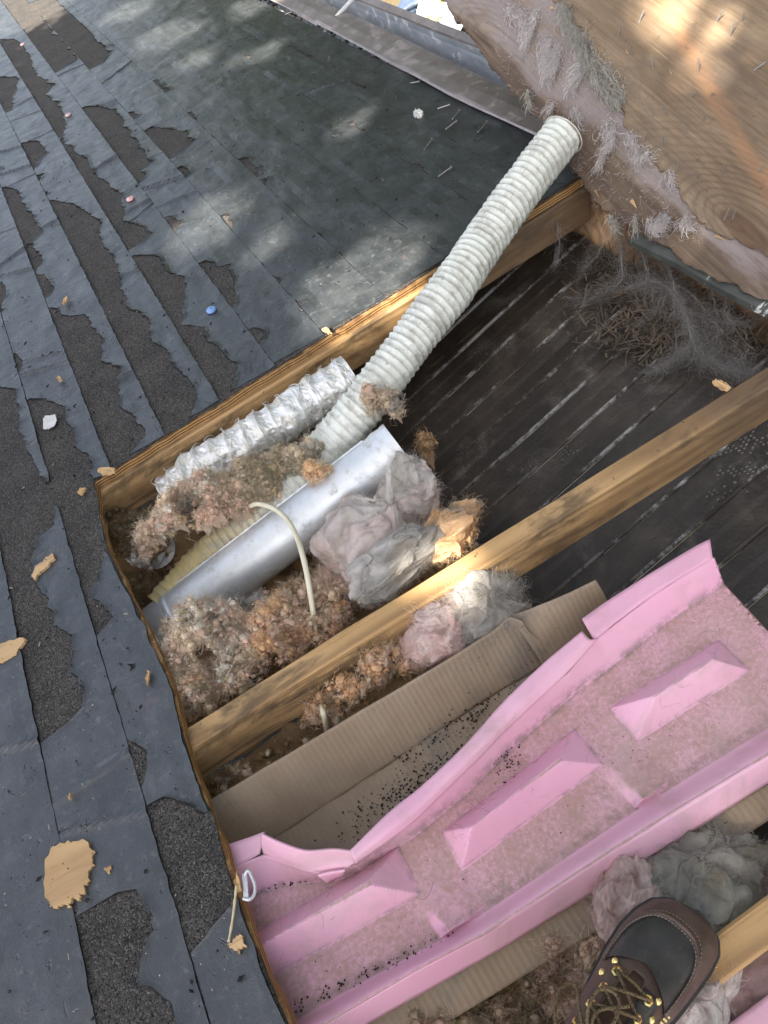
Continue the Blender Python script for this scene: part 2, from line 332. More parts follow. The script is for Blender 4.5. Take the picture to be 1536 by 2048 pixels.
BRASS = m_metal('brass', (.80, .60, .22), (.90, .72, .30), .22, (.4, .3, .12), .3, .05, 30)
NAIL = m_metal('dull_nail', (.30, .28, .26), (.42, .40, .38), .45, (.17, .10, .07), .5, .2, 80)
CHIP = m_wood('wood_chip', [(.50, .31, .14), (.62, .42, .22), (.30, .16, .07)], 'x', 20, .4, (.2, .13, .07), .3)

# ------------------------------------------------------------------ roof deck, felt
edge_px = [(190, 975), (206, 1050), (216, 1095), (247, 1155), (290, 1245), (342, 1370), (372, 1480), (396, 1560), (430, 1640), (455, 1718), (477, 1785), (500, 1850), (541, 1950), (582, 2048)]
EP = np.array([at(*p)[:2] for p in edge_px]); EP = np.vstack([EP, [[-.29, -.1], [-.295, -.7], [-.3, -1.4]]])[::-1]     # rising y
def edge_x(y): return np.interp(y, EP[:, 1], EP[:, 0])
DK = np.array([at(185, 967), at(768, 607), at(913, 512)])[:, :2]
def deck_y(x): return 1.28 + (np.asarray(x) + .295) * .068
YTOP, XLEFT, XEAVE = 9.0, -2.7, 1.04
roof = bare('roof_deck', (0, 0, 0)); tag(roof, 'plywood roof deck under dark asphalt felt, cut open at one corner', kind='structure')
ys = np.arange(-1.4, 1.281, .012); ex = edge_x(ys) + .003 * n1(ys, 30, 3)
xs = np.arange(-.29, XEAVE, .012); dy = deck_y(xs) + .0025 * n1(xs, 40, 5)
outline = [(XLEFT, -1.4, -.003)] + [(a, b, -.003) for a, b in zip(ex, ys)] + [(a, b, -.003) for a, b in zip(xs, dy)] + [(XEAVE, deck_y(XEAVE), -.003), (XEAVE, YTOP, -.003), (XLEFT, YTOP, -.003)]
MB().prism(outline, .0155).build('plywood', PLY, roof)
def felt_outline(off, z, seed):
    return [(XLEFT, -1.4, z)] + [(a + off, b, z) for a, b in zip(edge_x(ys) - .003 + .004 * n1(ys, 22, seed), ys)] + \
           [(a, b, z) for a, b in zip(xs, deck_y(xs) + .007 - off + .004 * n1(xs, 25, seed + 1))] + [(XEAVE, deck_y(XEAVE) + .005, z), (XEAVE, YTOP, z), (XLEFT, YTOP, z)]
MB().prism(felt_outline(0, 0, 8), .003).build('under_felt', GRAN, roof)

q1 = lambda L: [(x / 2, y / 2) for x, y in L]
q3 = lambda L: [(x / 2, y / 2 + 512) for x, y in L]
q5 = lambda L: [(x / 2, y / 2 + 1024) for x, y in L]
q7 = lambda L: [(x / 2, y / 2 + 1536) for x, y in L]
patches = [q1([(340,430),(465,435),(490,490),(560,580),(610,650),(540,710),(440,580)]), q1([(610,510),(755,530),(775,570),(700,632)]),
  q1([(200,800),(300,820),(405,880),(410,980),(450,1024),(470,1100),(300,1060)]), q1([(0,750),(60,755),(90,800),(130,860),(170,930),(95,990),(20,870)]),
  q1([(75,575),(150,565),(185,620),(130,690)]), q1([(250,560),(300,600),(350,640),(380,690),(430,730),(480,770),(500,880),(600,940),(550,985),(500,1000),(370,780)]),
  q1([(-60,150),(60,160),(110,200),(150,300),(220,340),(190,380),(250,430),(270,500),(245,548),(120,330)]),
  q1([(70,-30),(140,0),(200,60),(215,140),(260,160),(310,210),(330,230),(230,288),(110,90)]), q1([(190,-20),(330,20),(380,90),(380,150),(450,200),(405,258),(260,100)]),
  q1([(-60,300),(70,310),(65,370),(40,445),(0,430)]),
  q3([(300,0),(440,-10),(490,130),(510,190),(590,260),(610,350),(680,360),(680,430),(740,470),(770,540),(770,640),(665,730),(480,360)]),
  q3([(540,0),(620,0),(670,60),(740,90),(740,200),(715,270),(830,280),(830,340),(900,390),(950,430),(940,500),(890,590),(740,340)]),
  q3([(815,60),(930,30),(945,200),(870,140)]), q3([(205,205),(250,240),(340,235),(380,300),(430,380),(400,430),(490,450),(470,500),(500,600),(550,640),(580,720),(530,790),(455,860),(330,560)]),
  q3([(110,580),(180,570),(260,620),(310,760),(350,820),(385,900),(390,1010),(400,1100),(260,1050)]), q3([(-80,490),(60,540),(70,600),(100,740),(150,860),(200,930),(215,1030),(20,1030)]),
  q5([(0,-20),(210,0),(210,60),(150,110),(120,200),(140,310),(200,370),(220,440),(270,480),(310,530),(300,620),(330,720),(320,800),(250,870),(200,740),(150,600),(110,400),(60,210)]),
  q5([(265,-10),(390,0),(395,110),(410,170),(390,250),(370,290),(330,210)]),
  q7([(625,130),(690,140),(820,200),(860,250),(900,350),(930,420),(930,560),(860,640),(825,700),(740,460)]),
  q7([(400,580),(460,500),(560,480),(600,560),(620,650),(580,720),(580,850),(640,900),(700,950),(740,1060),(530,1060),(470,790)]),
  q7([(420,130),(480,100),(500,200),(510,280),(440,300)]), q7([(300,800),(330,790),(340,1000),(280,1020)])]
patches = [np.array([at(*p)[:2] for p in P]) for P in patches]
rows = [-.373 - .13 * k for k in range(18, 0, -1)] + [-.373, -.248, -.12, .014, .152, .279, .44, .605, .765, .90]
rows = np.array(rows); Ys = np.arange(-1.4, YTOP, .005)
rag = np.zeros((len(rows), len(Ys)))
for P in patches:
    x0s = []; hits = []
    for j in np.nonzero((Ys > P[:, 1].min()) & (Ys < P[:, 1].max()))[0]:
        y = Ys[j]; xi = []
        for a, b in zip(P, np.roll(P, -1, 0)):
            if (a[1] - y) * (b[1] - y) < 0: xi.append(a[0] + (b[0] - a[0]) * (y - a[1]) / (b[1] - a[1]))
        if len(xi) >= 2: hits.append((j, min(xi), max(xi))); x0s.append(min(xi))
    if not hits: continue
    k = int(np.argmin(abs(rows - np.median(x0s))))
    for j, a, b in hits:
        rag[k, j] = max(rag[k, j], min(b - rows[k], .124))
for k in range(len(rows)):                                             # out of the photographed corner the tearing goes on the same way
    if rows[k] < -.9:
        rag[k] = np.clip(.07 * n1(Ys, 2.2, 50 + k) + .02, 0, .11)
    n = n1(Ys, 45, 20 + k, 4)
    if rows[k] > -.9: bits = np.clip(.075 * n1(Ys, 7.5, 600 + k, 3) - .028, 0, .030) * (Ys < 3.3) * (1.0 if rows[k] < .2 else .6 if rows[k] < .5 else .25); rag[k] = np.maximum(rag[k], bits)
    rag[k] = np.where(rag[k] > .004, np.clip(rag[k] + .009 * n1(Ys, 17, 20 + k, 5) + .0035 * n1(Ys, 90, 90 + k), .004, .126), np.clip(.0035 * (n - .55), 0, .02))
wrinkles = [(k, y, rnd.uniform(-.6, .6), rnd.uniform(.002, .006)) for k in range(len(rows)) for y in rng.uniform(-.3, 4.2, 9 if rows[k] < .2 else 2)]
for k, xk in enumerate(rows):
    xr = rows[k + 1] if k + 1 < len(rows) else XEAVE
    xl = xk + rag[k]; xrr = np.full(len(Ys), xr - .0015) + .0012 * n1(Ys, 60, 200 + k)
    low = Ys < 1.28; xrr = np.where(low, np.minimum(xrr, edge_x(Ys) - .004 + .003 * n1(Ys, 30, 9)), xrr)
    ymin_front = deck_y(max(xk, -.295)) + .006
    vis = np.ones(len(Ys), bool); vis[(Ys > 4.3) if xk > -.9 else (Ys < 99)] = False; vis[::8] = True        # coarse where the photograph cannot see
    ok = (xrr - xl > .004) & ~((Ys < deck_y(xrr) + .006 + .003 * n1(Ys, 40, 77)) & (xk > -.30))
    NX = 9 if xk > -.9 else 3; tt = np.linspace(0, 1, NX); V = []; runs = []; cur = []
    for j in range(len(Ys)):
        if ok[j]: cur.append(j)
        elif cur: runs.append(cur); cur = []
    if cur: runs.append(cur)
    mb = MB(); black = []
    for run in runs:
        if len(run) < 4: continue
        run = np.array(run); run = run[vis[run] | (run == run[0]) | (run == run[-1])]; X = xl[run, None] + (xrr - xl)[run, None] * tt[None]; Y = np.repeat(Ys[run, None], NX, 1).copy()
        if xk > -.3:                                                   # front end follows the slanting cut
            Y = np.maximum(Y, deck_y(X) + .006)
        lap = .0010 + .0012 * (X - xk) / .13
        torn = np.exp(-(X - xl[run, None]) / .006) * (rag[k][run, None] > .006)
        pts = np.stack([X.ravel(), Y.ravel(), X.ravel() * 0], 1)
        Z = lap + .0010 + torn * (.0018 + .0025 * n1(Ys[run], 40, 300 + k)[:, None]) + (.0022 * fbm(pts, 10, 3, 5) + .0016 * fbm(pts * np.array([2.6, .8, 1]), 12, 2, 15)).reshape(X.shape)
        for kk, yw, sl, amp in wrinkles:
            if kk == k: Z = Z + amp * np.exp(-((Y - yw - sl * (X - xk)) / .006) ** 2)
        Z = np.maximum(Z, .0012)
        top = np.stack([X, Y, Z], 2); mb.grid(top)
        for side in (0, NX - 1):                                       # torn flank of black asphalt down to the layer below
            a = top[:, side]; b = a.copy(); b[:, 2] = .0002; n0 = len(mb.f)
            if side == 0: b[:, 0] -= (.0022 + .0018 * n1(Ys[run], 60, 400 + k)) * (rag[k][run] > .006)
            mb.grid(np.stack([a, b], 1)); black += range(n0, len(mb.f))
        for e in (0, -1):
            a = top[e]; b = a.copy(); b[:, 2] = .0002; mb.grid(np.stack([a, b], 1))
    if mb.n:
        o = mb.build('felt_strip', FELT, roof, smooth=False); o.data.materials.append(ASPH); idx = np.zeros(len(o.data.polygons), np.int32)
        if len(idx) == len(mb.f): idx[black] = 1; o.data.polygons.foreach_set('material_index', idx)
# bare wood showing where the felt was gouged away
for P in ([(90,1720),(105,1692),(135,1682),(165,1678),(190,1702),(183,1712),(188,1728),(176,1742),(178,1760),(167,1772),(170,1790),(160,1788),(156,1802),(146,1796),(138,1812),(128,1806),(114,1816),(98,1812),(100,1800),(88,1793)],
          [(-20,1296),(15,1282),(45,1274),(50,1281),(38,1296),(30,1310),(10,1322),(-20,1330)], [(64,1152),(70,1134),(88,1118),(105,1106),(108,1116),(92,1135),(80,1142),(68,1160)],
          [(456,1888),(468,1878),(480,1869),(486,1880),(493,1893),(480,1898),(478,1906),(466,1900)], [(207,1738),(222,1730),(220,1750)]):
    c = at(*np.mean(P, 0)); out = []
    for a, b in zip(P, P[1:] + P[:1]):
        for f in np.linspace(0, 1, 5, endpoint=False):
            p = at(a[0] + (b[0] - a[0]) * f, a[1] + (b[1] - a[1]) * f, .0066); out.append(p + np.array([rnd.gauss(0, .0012), rnd.gauss(0, .0012), 0]))
    MB().prism(out, .006).build('bare_wood_patch', CHIP, roof)

# ------------------------------------------------------------------ rafters
def board(name, x0, x1, y0, z0, w, d, mat, label, group, rotz=0.0, seed=0, cat='rafter'):
    N = int((x1 - x0) / .02) + 2; xs_ = np.linspace(x0, x1, N); c = .0035
    prof = np.array([(0 + c, 0), (w - c, 0), (w, -c), (w, -d + c), (w - c, -d), (c, -d), (0, -d + c), (0, -c)])
    P = np.zeros((N, 8, 3)); P[:, :, 0] = xs_[:, None]; P[:, :, 1] = prof[None, :, 0]; P[:, :, 2] = prof[None, :, 1]
    q = P.reshape(-1, 3); nz = np.stack([fbm(q + seed, 7, 3, 1), fbm(q + seed, 7, 3, 2)], 1); q[:, 1] += .0014 * nz[:, 0]; q[:, 2] += .0012 * nz[:, 1]
    mb = MB(); mb.grid(q.reshape(N, 8, 3), closed_v=True); mb.f += [tuple(range(8)), tuple((N - 1) * 8 + i for i in reversed(range(8)))]
    o = mb.build(name, mat, None, (0, 0, 0)); o.matrix_world = T @ Matrix.Translation((0, y0, z0)) @ Matrix.Rotation(rotz, 4, 'Z')
    return tag(o, label, cat, group)
RG = 'roof rafters laid bare by the opening'
ZR = -.0195
raf1 = board('rafter', -1.2, 1.0, 1.288, ZR, .038, .089, WOOD, 'rafter under the cut edge of the felted deck, behind the foil hose', RG, .068, 1)
raf2 = board('rafter', -1.2, 1.0, float(at(960, 1090, ZR)[1]) - .038, ZR, .038, .089, WOOD, 'long pine rafter crossing the middle of the opening, a sunny spot on it', RG, 0, 5)
raf3 = board('rafter', -1.2, 1.0, float(at(1536, 1790, ZR)[1]) - .038, ZR, .038, .089, WOOD, 'clean yellow rafter under the toe of the boot', RG, 0, 9)
Y2, Y3 = raf2.matrix_world.translation.y, raf3.matrix_world.translation.y
Y2 = float(at(960, 1090, ZR)[1]) - .038; Y3 = float(at(1536, 1790, ZR)[1]) - .038

# ------------------------------------------------------------------ eave: fascia, soffit, flashing, gutter
def sz(x): return -.155 + (x - 1.0) * math.tan(PITCH)
sp0, sn = np.array([1.0, 0, sz(1.0)]), np.array([-math.sin(PITCH), 0, math.cos(PITCH)])
soff = bare('soffit', (0, 0, 0)); tag(soff, 'dark mouldy vented soffit seen from above between the rafters', kind='structure')
gpx = [(1098, 775), (1090, 590), (1020, 720), (1150, 620), (1240, 700), (1190, 760)]
gy = sorted(float(atplane(u, v, sp0, sn)[1]) for u, v in [(940, 760), (1000, 700), (1090, 790), (1060, 870), (1190, 800)])
Yg = np.arange(-.5, 4.6, .085)
panel_w = .10
for i, y0 in enumerate(Yg):
    # one plank of the soffit: flat with a raised rib along each side and rows of punched vents
    prof = [(0, 0, .5), (.0015, .0045, 1), (.0075, .0045, 1), (.010, 0, 0), (.045, -.0015, 0), (.0555, 0, 0), (.0845, 0, 0)]
    X = np.linspace(-.9, .99, 60); P = np.zeros((len(X), len(prof), 3)); C = np.zeros((len(X), len(prof), 3))
    for j, (a, b, c) in enumerate(prof):
        P[:, j, 0] = X; P[:, j, 1] = y0 + a; P[:, j, 2] = sz(X) + b + .001 * n1(X, 12, i * 9 + j); C[:, j] = c * np.clip((X[:, None] - .30 - .12 * n1(np.array([i * .7]), 2, 3)) * 2.6, 0.0, 1)
    MB().grid(P, col=C.reshape(-1, 3)).build('soffit_plank', SOFF, soff)
pm = MB()
for (u, v, w, h) in ((1330, 725, .10, .05), (1130, 905, .05, .04), (1500, 880, .16, .09), (1480, 960, .14, .08)):
    c = atplane(u, v, sp0, sn)
    for a in np.arange(-w / 2, w / 2, .0085):
        for b in np.arange(-h / 2, h / 2, .0075):
            if rnd.random() < .15 + 1.2 * max(0, float(n1(np.array([a * 60 + b * 45 + u]), 1, 3)[0]) + .1) + (a / w) ** 2 * 2 + (b / h) ** 2 * 2: continue
            x, y = c[0] + a, c[1] + b + (.00375 if int(round(a / .0085)) % 2 else 0)
            th = np.linspace(0, 2 * np.pi, 7)[:-1]
            o = np.stack([x + .0032 * np.cos(th), y + .0026 * np.sin(th), np.full(6, sz(x) + .0035)], 1); i_ = np.stack([x + .0019 * np.cos(th), y + .0015 * np.sin(th), np.full(6, sz(x) + .0005)], 1)
            pm.grid(np.stack([o, i_], 0), closed_v=True)
po = pm.build('vent_lips', simple('pale_vent', (.10, .095, .085), (.30, .28, .26), 40, .6), soff); tag(po, kind='stuff')
fas = MB(); fas.box((1.012, 1.75, -.105), (.022, 6.2, .17)); fa = fas.build('fascia', WOODG, None, (1.0, 1.75, -.18)); tag(fa, 'weathered fascia board closing off the rafter ends at the eave', 'fascia')
# brown drip flashing lying over the edge
fl = bare('drip_flashing', (1.05, 2.5, 0)); tag(fl, 'brown metal drip flashing caked with grime along the eave', 'flashing')
in_px = [(530, -8), (580, 18), (640, 52), (720, 95), (800, 138), (880, 182), (960, 222), (1062, 270), (1130, 300)]
in_p = spline([at(u, v, .007) for u, v in in_px], 90); in_p = np.vstack([in_p[0] + (in_p[0] - in_p[1]) * np.array([[30], [15]]), in_p])
W_ = .085; prof = [(-.006, .0), (-.003, .006), (.004, .006), (.008, .002), (.050, .006), (.098, .004), (.115, -.002), (.120, -.012)]
P = np.zeros((len(in_p), len(prof), 3))
for j, (a, b) in enumerate(prof):
    P[:, j] = in_p; P[:, j, 0] += a; P[:, j, 2] += b + .0025 * fbm(in_p + a * 30, 6, 3, 4)
def join_split(P, y, name, lab=None):
    a = P[P[:, 0, 1] > y]; b = P[P[:, 0, 1] <= y + .05].copy(); b[:, :, 2] += .004; b[:, :, 0] += .004; return a, b
for piece in join_split(P, 3.0, ''):
    o = MB().grid(piece).build('flashing_length', BROWNM, fl, (1.05, 2.5, 0))
    sm = o.modifiers.new('thick', 'SOLIDIFY'); sm.thickness = .0015
gut = bare('gutter', (1.09, 2.6, -.12)); tag(gut, 'silvery metal gutter with a brown lip running along the eave', 'gutter')
gx0 = 1.062
gp = [(0, .0), (0, -.085), (.012, -.098), (.10, -.10), (.128, -.085), (.142, -.045), (.156, -.01), (.160, .012)]
ca, sa = math.cos(PITCH), math.sin(PITCH)
def gpt(a, b): return (gx0 + a * ca - b * sa, -.028 + a * sa + b * ca)
ygr = np.linspace(1.5, 9, 90); P = np.zeros((90, len(gp), 3))
for j, (a, b) in enumerate(gp):
    x, z = gpt(a, b); P[:, j] = np.stack([np.full(90, x) + .002 * n1(ygr, 2, 4), ygr, np.full(90, z) + .003 * n1(ygr, 1.5, 7)], 1)
o = MB().grid(P).build('trough', ALU, gut, (1.09, 2.6, -.12)); o.modifiers.new('thick', 'SOLIDIFY').thickness = .0016
lp = [(.159, .010), (.160, .020), (.186, .022), (.188, .004), (.180, -.004)]; P = np.zeros((90, len(lp), 3))
for j, (a, b) in enumerate(lp):
    x, z = gpt(a, b); P[:, j] = np.stack([np.full(90, x), ygr, np.full(90, z) + .003 * n1(ygr, 1.5, 7)], 1)
o = MB().grid(P).build('lip', BROWNM, gut, (1.09, 2.6, -.12)); o.modifiers.new('thick', 'SOLIDIFY').thickness = .0016
ec = [(a, b) for a, b in gp]; pts = [(gpt(a, b)[0], 1.501, gpt(a, b)[1]) for a, b in ec]
MB().prism(pts, .003, (0, 1, 0)).build('end_cap', BROWNM, gut, (1.09, 2.6, -.12))
for yy in (2.98, 4.2):
    a, b = gpt(-.01, .014), gpt(.182, .026); mb = MB(); mb.tube([(a[0], yy, a[1]), ((a[0] + b[0]) / 2, yy + .004, (a[1] + b[1]) / 2 + .003), (b[0], yy, b[1])], .0075, 8)
    mb.build('hanger', simple('pale_strap', (.5, .5, .48), (.62, .62, .6), 30, .4), gut, (1.09, 2.6, -.12))
dirt = MB()
for i in range(500):
    yy = rnd.uniform(2.2, 5); a, b = gpt(rnd.uniform(.004, .12), -.092 + rnd.uniform(0, .012)); dirt.box((a, yy, b), (rnd.uniform(.004, .02), rnd.uniform(.004, .02), rnd.uniform(.001, .006)), Matrix.Rotation(rnd.uniform(0, 3), 3, 'Z') @ Matrix.Rotation(rnd.uniform(-.5, .5), 3, 'X'))
tag(dirt.build('gutter_sludge', simple('wet_leaf_dirt', (.02, .015, .01), (.06, .045, .03), 60, .7), None, (1.1, 3, -.13)), 'dark wet leaf dirt lying in the gutter', 'debris', kind='stuff')

# ------------------------------------------------------------------ insulation
def ico(sub):
    bm = bmesh.new(); bmesh.ops.create_icosphere(bm, subdivisions=sub, radius=1); bm.verts.ensure_lookup_table()
    v = np.array([q.co[:] for q in bm.verts]); f = np.array([[q.index for q in p.verts] for p in bm.faces]); bm.free(); return v, f
ICO1, ICO2, ICO3, ICO5 = ico(1), ico(2), ico(3), ico(6)
PROTO = []
for k in range(20):
    v, f = (ICO3 if k < 4 else ICO2 if k < 14 else ICO1); w = v * np.array([1.25, .9, .75]); w = w + .42 * np.stack([fbm(v + k * 7, 1.5, 2, 100 + k + j * 5) for j in range(3)], 1)
    d = fbm(v + k * 3, 3.2, 2, 40 + k, .5); w = w * (1 + .22 * d)[:, None]
    if 4 <= k < 14:                                                   # a matted ball of curled wool shreds round a small core
        cv, cf = ICO1; vs_ = [cv * np.array([1.0, .8, .65]) * .78]; fs_ = [cf]; nn = len(cv); pr = np.random.default_rng(900 + k)
        for _ in range(11):
            n0 = pr.normal(size=3); n0 /= np.linalg.norm(n0); t0 = np.cross(n0, pr.normal(size=3)); t0 /= np.linalg.norm(t0); b0 = np.cross(n0, t0); wdt = pr.uniform(.10, .26); ln = pr.uniform(.7, 1.5); ph = pr.uniform(0, 6.28); rows_ = []
            for q_ in np.linspace(-.5, .5, 4):
                p_ = (n0 * (.86 + pr.uniform(0, .16) + .30 * q_ * q_ * pr.uniform(-1, 2.6)) + t0 * q_ * ln + b0 * .38 * math.sin(q_ * 6 + ph)) * np.array([1.15, .95, .8]); sd0 = b0 * math.cos(q_ * 5 + ph) * .8 + n0 * math.sin(q_ * 5 + ph) * .55
                wq = wdt * (1 - 1.1 * abs(q_)); rows_ += [p_ - sd0 * wq, p_ + sd0 * wq]
            vs_.append(np.array(rows_)); fs_.append(np.array([t_ for i_ in range(3) for t_ in ((2 * i_, 2 * i_ + 1, 2 * i_ + 3), (2 * i_, 2 * i_ + 3, 2 * i_ + 2))]) + nn); nn += 8
        w, f = np.vstack(vs_), np.vstack(fs_)
    PROTO.append((w, f))
def randrot(n):
    q = rng.normal(size=(n, 4)); q /= np.linalg.norm(q, axis=1)[:, None]; a, b, c, d = q.T
    return np.stack([np.stack([1 - 2 * (c * c + d * d), 2 * (b * c - d * a), 2 * (b * d + c * a)], 1), np.stack([2 * (b * c + d * a), 1 - 2 * (b * b + d * d), 2 * (c * d - b * a)], 1), np.stack([2 * (b * d - c * a), 2 * (c * d + b * a), 1 - 2 * (b * b + c * c)], 1)], 1)
TAN, PNK, GRY, OLV, YEL, ORG, BRN, WHT = (.78, .65, .48), (.80, .60, .47), (.56, .52, .46), (.46, .385, .255), (.64, .54, .28), (.80, .54, .31), (.36, .245, .135), (.90, .84, .72)
class Big:
    """bulk triangles with a tint, straight into mesh arrays"""
    def __init__(s): s.v = []; s.f = []; s.c = []; s.n = 0
    def add(s, v, f, c):
        s.v.append(v); s.f.append(f + s.n); s.c.append(c); s.n += len(v)
    def tufts(s, pos, rad, col, lo=False):
        n = len(pos); Rm = randrot(n)
        pid = np.where(rng.random(n) < -1.0, rng.integers(0, 4, n), np.where(rng.random(n) < (.35 if lo else .0), rng.integers(14, 20, n), rng.integers(4, 14, n)))
        for k in range(20):
            ii = np.nonzero(pid == k)[0]
            if not len(ii): continue
            v, f = PROTO[k]; V = np.einsum('nij,vj->nvi', Rm[ii], v) * rad[ii][:, None, None] + pos[ii][:, None, :]
            F = (f[None] + (np.arange(len(ii)) * len(v))[:, None, None]).reshape(-1, 3)
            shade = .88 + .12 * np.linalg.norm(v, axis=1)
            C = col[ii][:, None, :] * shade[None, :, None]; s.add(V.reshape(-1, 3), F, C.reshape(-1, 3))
    def fibres(s, pos, dirs, length, width, col, curl=.6, seg=4):
        n = len(pos); t = np.linspace(0, 1, seg + 1); d = dirs / (np.linalg.norm(dirs, axis=1)[:, None] + 1e-9)
        side = np.cross(d, rng.normal(size=(n, 3))); side /= np.linalg.norm(side, axis=1)[:, None] + 1e-9; b2 = np.cross(d, side)
        ph = rng.uniform(0, 6.28, (n, 1)); cu = curl * rng.uniform(.3, 1.3, (n, 1))
        off = (np.cos(ph + t * 4.2) - np.cos(ph)) * cu; of2 = (np.sin(ph + t * 3.1) - np.sin(ph)) * cu
        P = pos[:, None] + length[:, None, None] * (t[None, :, None] * d[:, None] + .5 * off[:, :, None] * side[:, None] + .5 * of2[:, :, None] * b2[:, None])
        wv = np.cross(d, rng.normal(size=(n, 3))); wv /= np.linalg.norm(wv, axis=1)[:, None] + 1e-9
        w = width[:, None, None] * (1 - .6 * t)[None, :, None] * wv[:, None]
        V = np.stack([P - w, P + w], 2).reshape(n, -1, 3); k = (seg + 1) * 2; f = []
        for i in range(seg): a = 2 * i; f += [(a, a + 1, a + 3), (a, a + 3, a + 2)]
        F = (np.array(f)[None] + (np.arange(n) * k)[:, None, None]).reshape(-1, 3)
        s.add(V.reshape(-1, 3), F, np.repeat(col, k, 0))
    def build(s, name, mat, parent=None, origin=(0, 0, 0), smooth=True):
        v = (np.vstack(s.v) - np.asarray(origin)).astype(np.float32); f = np.vstack(s.f).astype(np.int32); c = np.ones((len(v), 4), np.float32); c[:, :3] = np.vstack(s.c)
        me = bpy.data.meshes.new(name); me.vertices.add(len(v)); me.vertices.foreach_set('co', v.ravel()); me.loops.add(f.size); me.loops.foreach_set('vertex_index', f.ravel())
        me.polygons.add(len(f)); me.polygons.foreach_set('loop_start', np.arange(0, f.size, 3, dtype=np.int32)); me.polygons.foreach_set('loop_total', np.full(len(f), 3, np.int32))
        me.polygons.foreach_set('use_smooth', np.full(len(f), smooth)); me.update(calc_edges=True)
        a = me.color_attributes.new('tint', 'FLOAT_COLOR', 'POINT'); a.data.foreach_set('color', c.ravel()); me.materials.append(mat)
        o = bpy.data.objects.new(name, me); scn.collection.objects.link(o)
        if parent is not None: o.parent = parent
        else: o.matrix_world = T @ Matrix.Translation(origin)
        return o
def pickcol(n, pal, jit=.07):
    cols = np.array([c for c, w in pal]); w = np.array([w for c, w in pal], float); c = cols[rng.choice(len(pal), n, p=w / w.sum())]
    return np.clip(c * (1 + rng.normal(0, jit, (n, 1))) + rng.normal(0, .012, (n, 3)), .01, .9)
def mound(big, c, rx, ry, rz, pal, n, size=(.0030, .0074), fuzz=2, ang=0.0, clip=None):
    n = int(n * 1.35)
    th = rng.uniform(0, 2 * np.pi, n); r = np.sqrt(rng.uniform(0, 1, n)); x = r * np.cos(th); y = r * np.sin(th)
    z = np.sqrt(np.clip(1 - r * r, 0, 1)) * rz; p = np.stack([x * rx, y * ry, z], 1)
    g3 = np.stack([p[:, 0], p[:, 1], p[:, 0] * 0 + c[0] * 9], 1); edge = .45 * fbm(g3, 15, 3, 19)
    p = p[(r + edge < .92) & (fbm(g3, 34, 2, 29) > -.50)]; g3 = np.stack([p[:, 0], p[:, 1], p[:, 0] * 0 + c[0] * 9], 1); n = len(p)
    p[:, 2] += .036 * fbm(g3, 24, 3, 9) + .014 * fbm(g3, 70, 2, 39) - rng.exponential(.005, n)
    rr_, tt_ = np.meshgrid(np.linspace(0, .90, 22), np.linspace(0, 2 * np.pi, 44), indexing='ij'); d3 = np.stack([(rr_ * np.cos(tt_) * rx).ravel(), (rr_ * np.sin(tt_) * ry).ravel(), (np.sqrt(1 - rr_ ** 2) * rz - .016).ravel()], 1)
    gd = np.stack([d3[:, 0], d3[:, 1], d3[:, 0] * 0 + c[0] * 9], 1); d3[:, 2] += -.004 + .036 * fbm(gd, 24, 3, 9) + .014 * fbm(gd, 70, 2, 39) + .005 * fbm(gd, 160, 2, 49); d3[:, 2] -= .05 * np.clip(rr_.ravel() + .60 * fbm(gd, 15, 3, 19) - .74, 0, 1) * 4
    d3 += np.asarray(c); okd = clip(d3) if clip is not None else np.ones(len(d3), bool); okd &= (rr_.ravel() + .45 * fbm(gd, 15, 3, 19) < .84) & (fbm(gd, 34, 2, 29) > -.42); i_, j_ = np.meshgrid(np.arange(21), np.arange(43), indexing='ij'); k_ = (i_ * 44 + j_).ravel(); fd_ = np.vstack([np.stack([k_, k_ + 44, k_ + 45], 1), np.stack([k_, k_ + 45, k_ + 1], 1)]); fd_ = fd_[okd[fd_].all(1)]
    av = (np.array([q for q, w in pal]) * np.array([w for q, w in pal])[:, None]).sum(0) / sum(w for q, w in pal)
    if len(fd_): big.add(d3, fd_, np.tile(av, (len(d3), 1)) * (.88 + .2 * fbm(gd, 40, 3, 51))[:, None])
    ca_, sa_ = math.cos(ang), math.sin(ang); p[:, :2] = p[:, :2] @ np.array([[ca_, sa_], [-sa_, ca_]]); p += np.asarray(c)
    if clip is not None: p = p[clip(p)]
    n = len(p)
    if n == 0: return
    nv = .5 + .5 * fbm(p, 22, 2, 13); cs = np.array([q for q, w in pal]); ws = np.cumsum([w for q, w in pal]) / sum(w for q, w in pal)
    pick = np.clip(.5 + .62 * fbm(p, 30, 3, 77) + rng.normal(0, .12, n), 0, .999); col = cs[np.searchsorted(ws, pick)]        # colours come in clumps
    col = np.clip(.84 * col + .16 * (cs * np.array([w for q, w in pal])[:, None]).sum(0) / sum(w for q, w in pal), 0, 1) * (1 + rng.normal(0, .07, (n, 1))) * (.80 + .40 * np.clip(nv, 0, 1))[:, None]
    rad = rng.uniform(size[0], size[1], n) * rng.choice([.6, .8, 1.1, 1.5, 2.1], n, p=[.25, .3, .25, .14, .06]); big.tufts(p, rad, col)
    m = int(n * fuzz * 1.7); ii = rng.integers(0, n, m); d = rng.normal(size=(m, 3)) + np.array([0, 0, .5]); d /= np.linalg.norm(d, axis=1)[:, None]
    big.fibres(p[ii] + d * rad[ii][:, None] * .8, d + .8 * rng.normal(size=(m, 3)), rng.uniform(.006, .018, m), rng.uniform(.00012, .0004, m), np.clip(col[ii] * 1.12, 0, .9), 1.3, 2)
inbay = lambda ya, yb: (lambda p: (p[:, 1] > ya) & (p[:, 1] < yb))
b1c = inbay(Y2 + .045, 1.275); b2c = inbay(Y3 + .045, Y2 - .006); b3c = lambda p: (p[:, 1] < Y3 - .005)
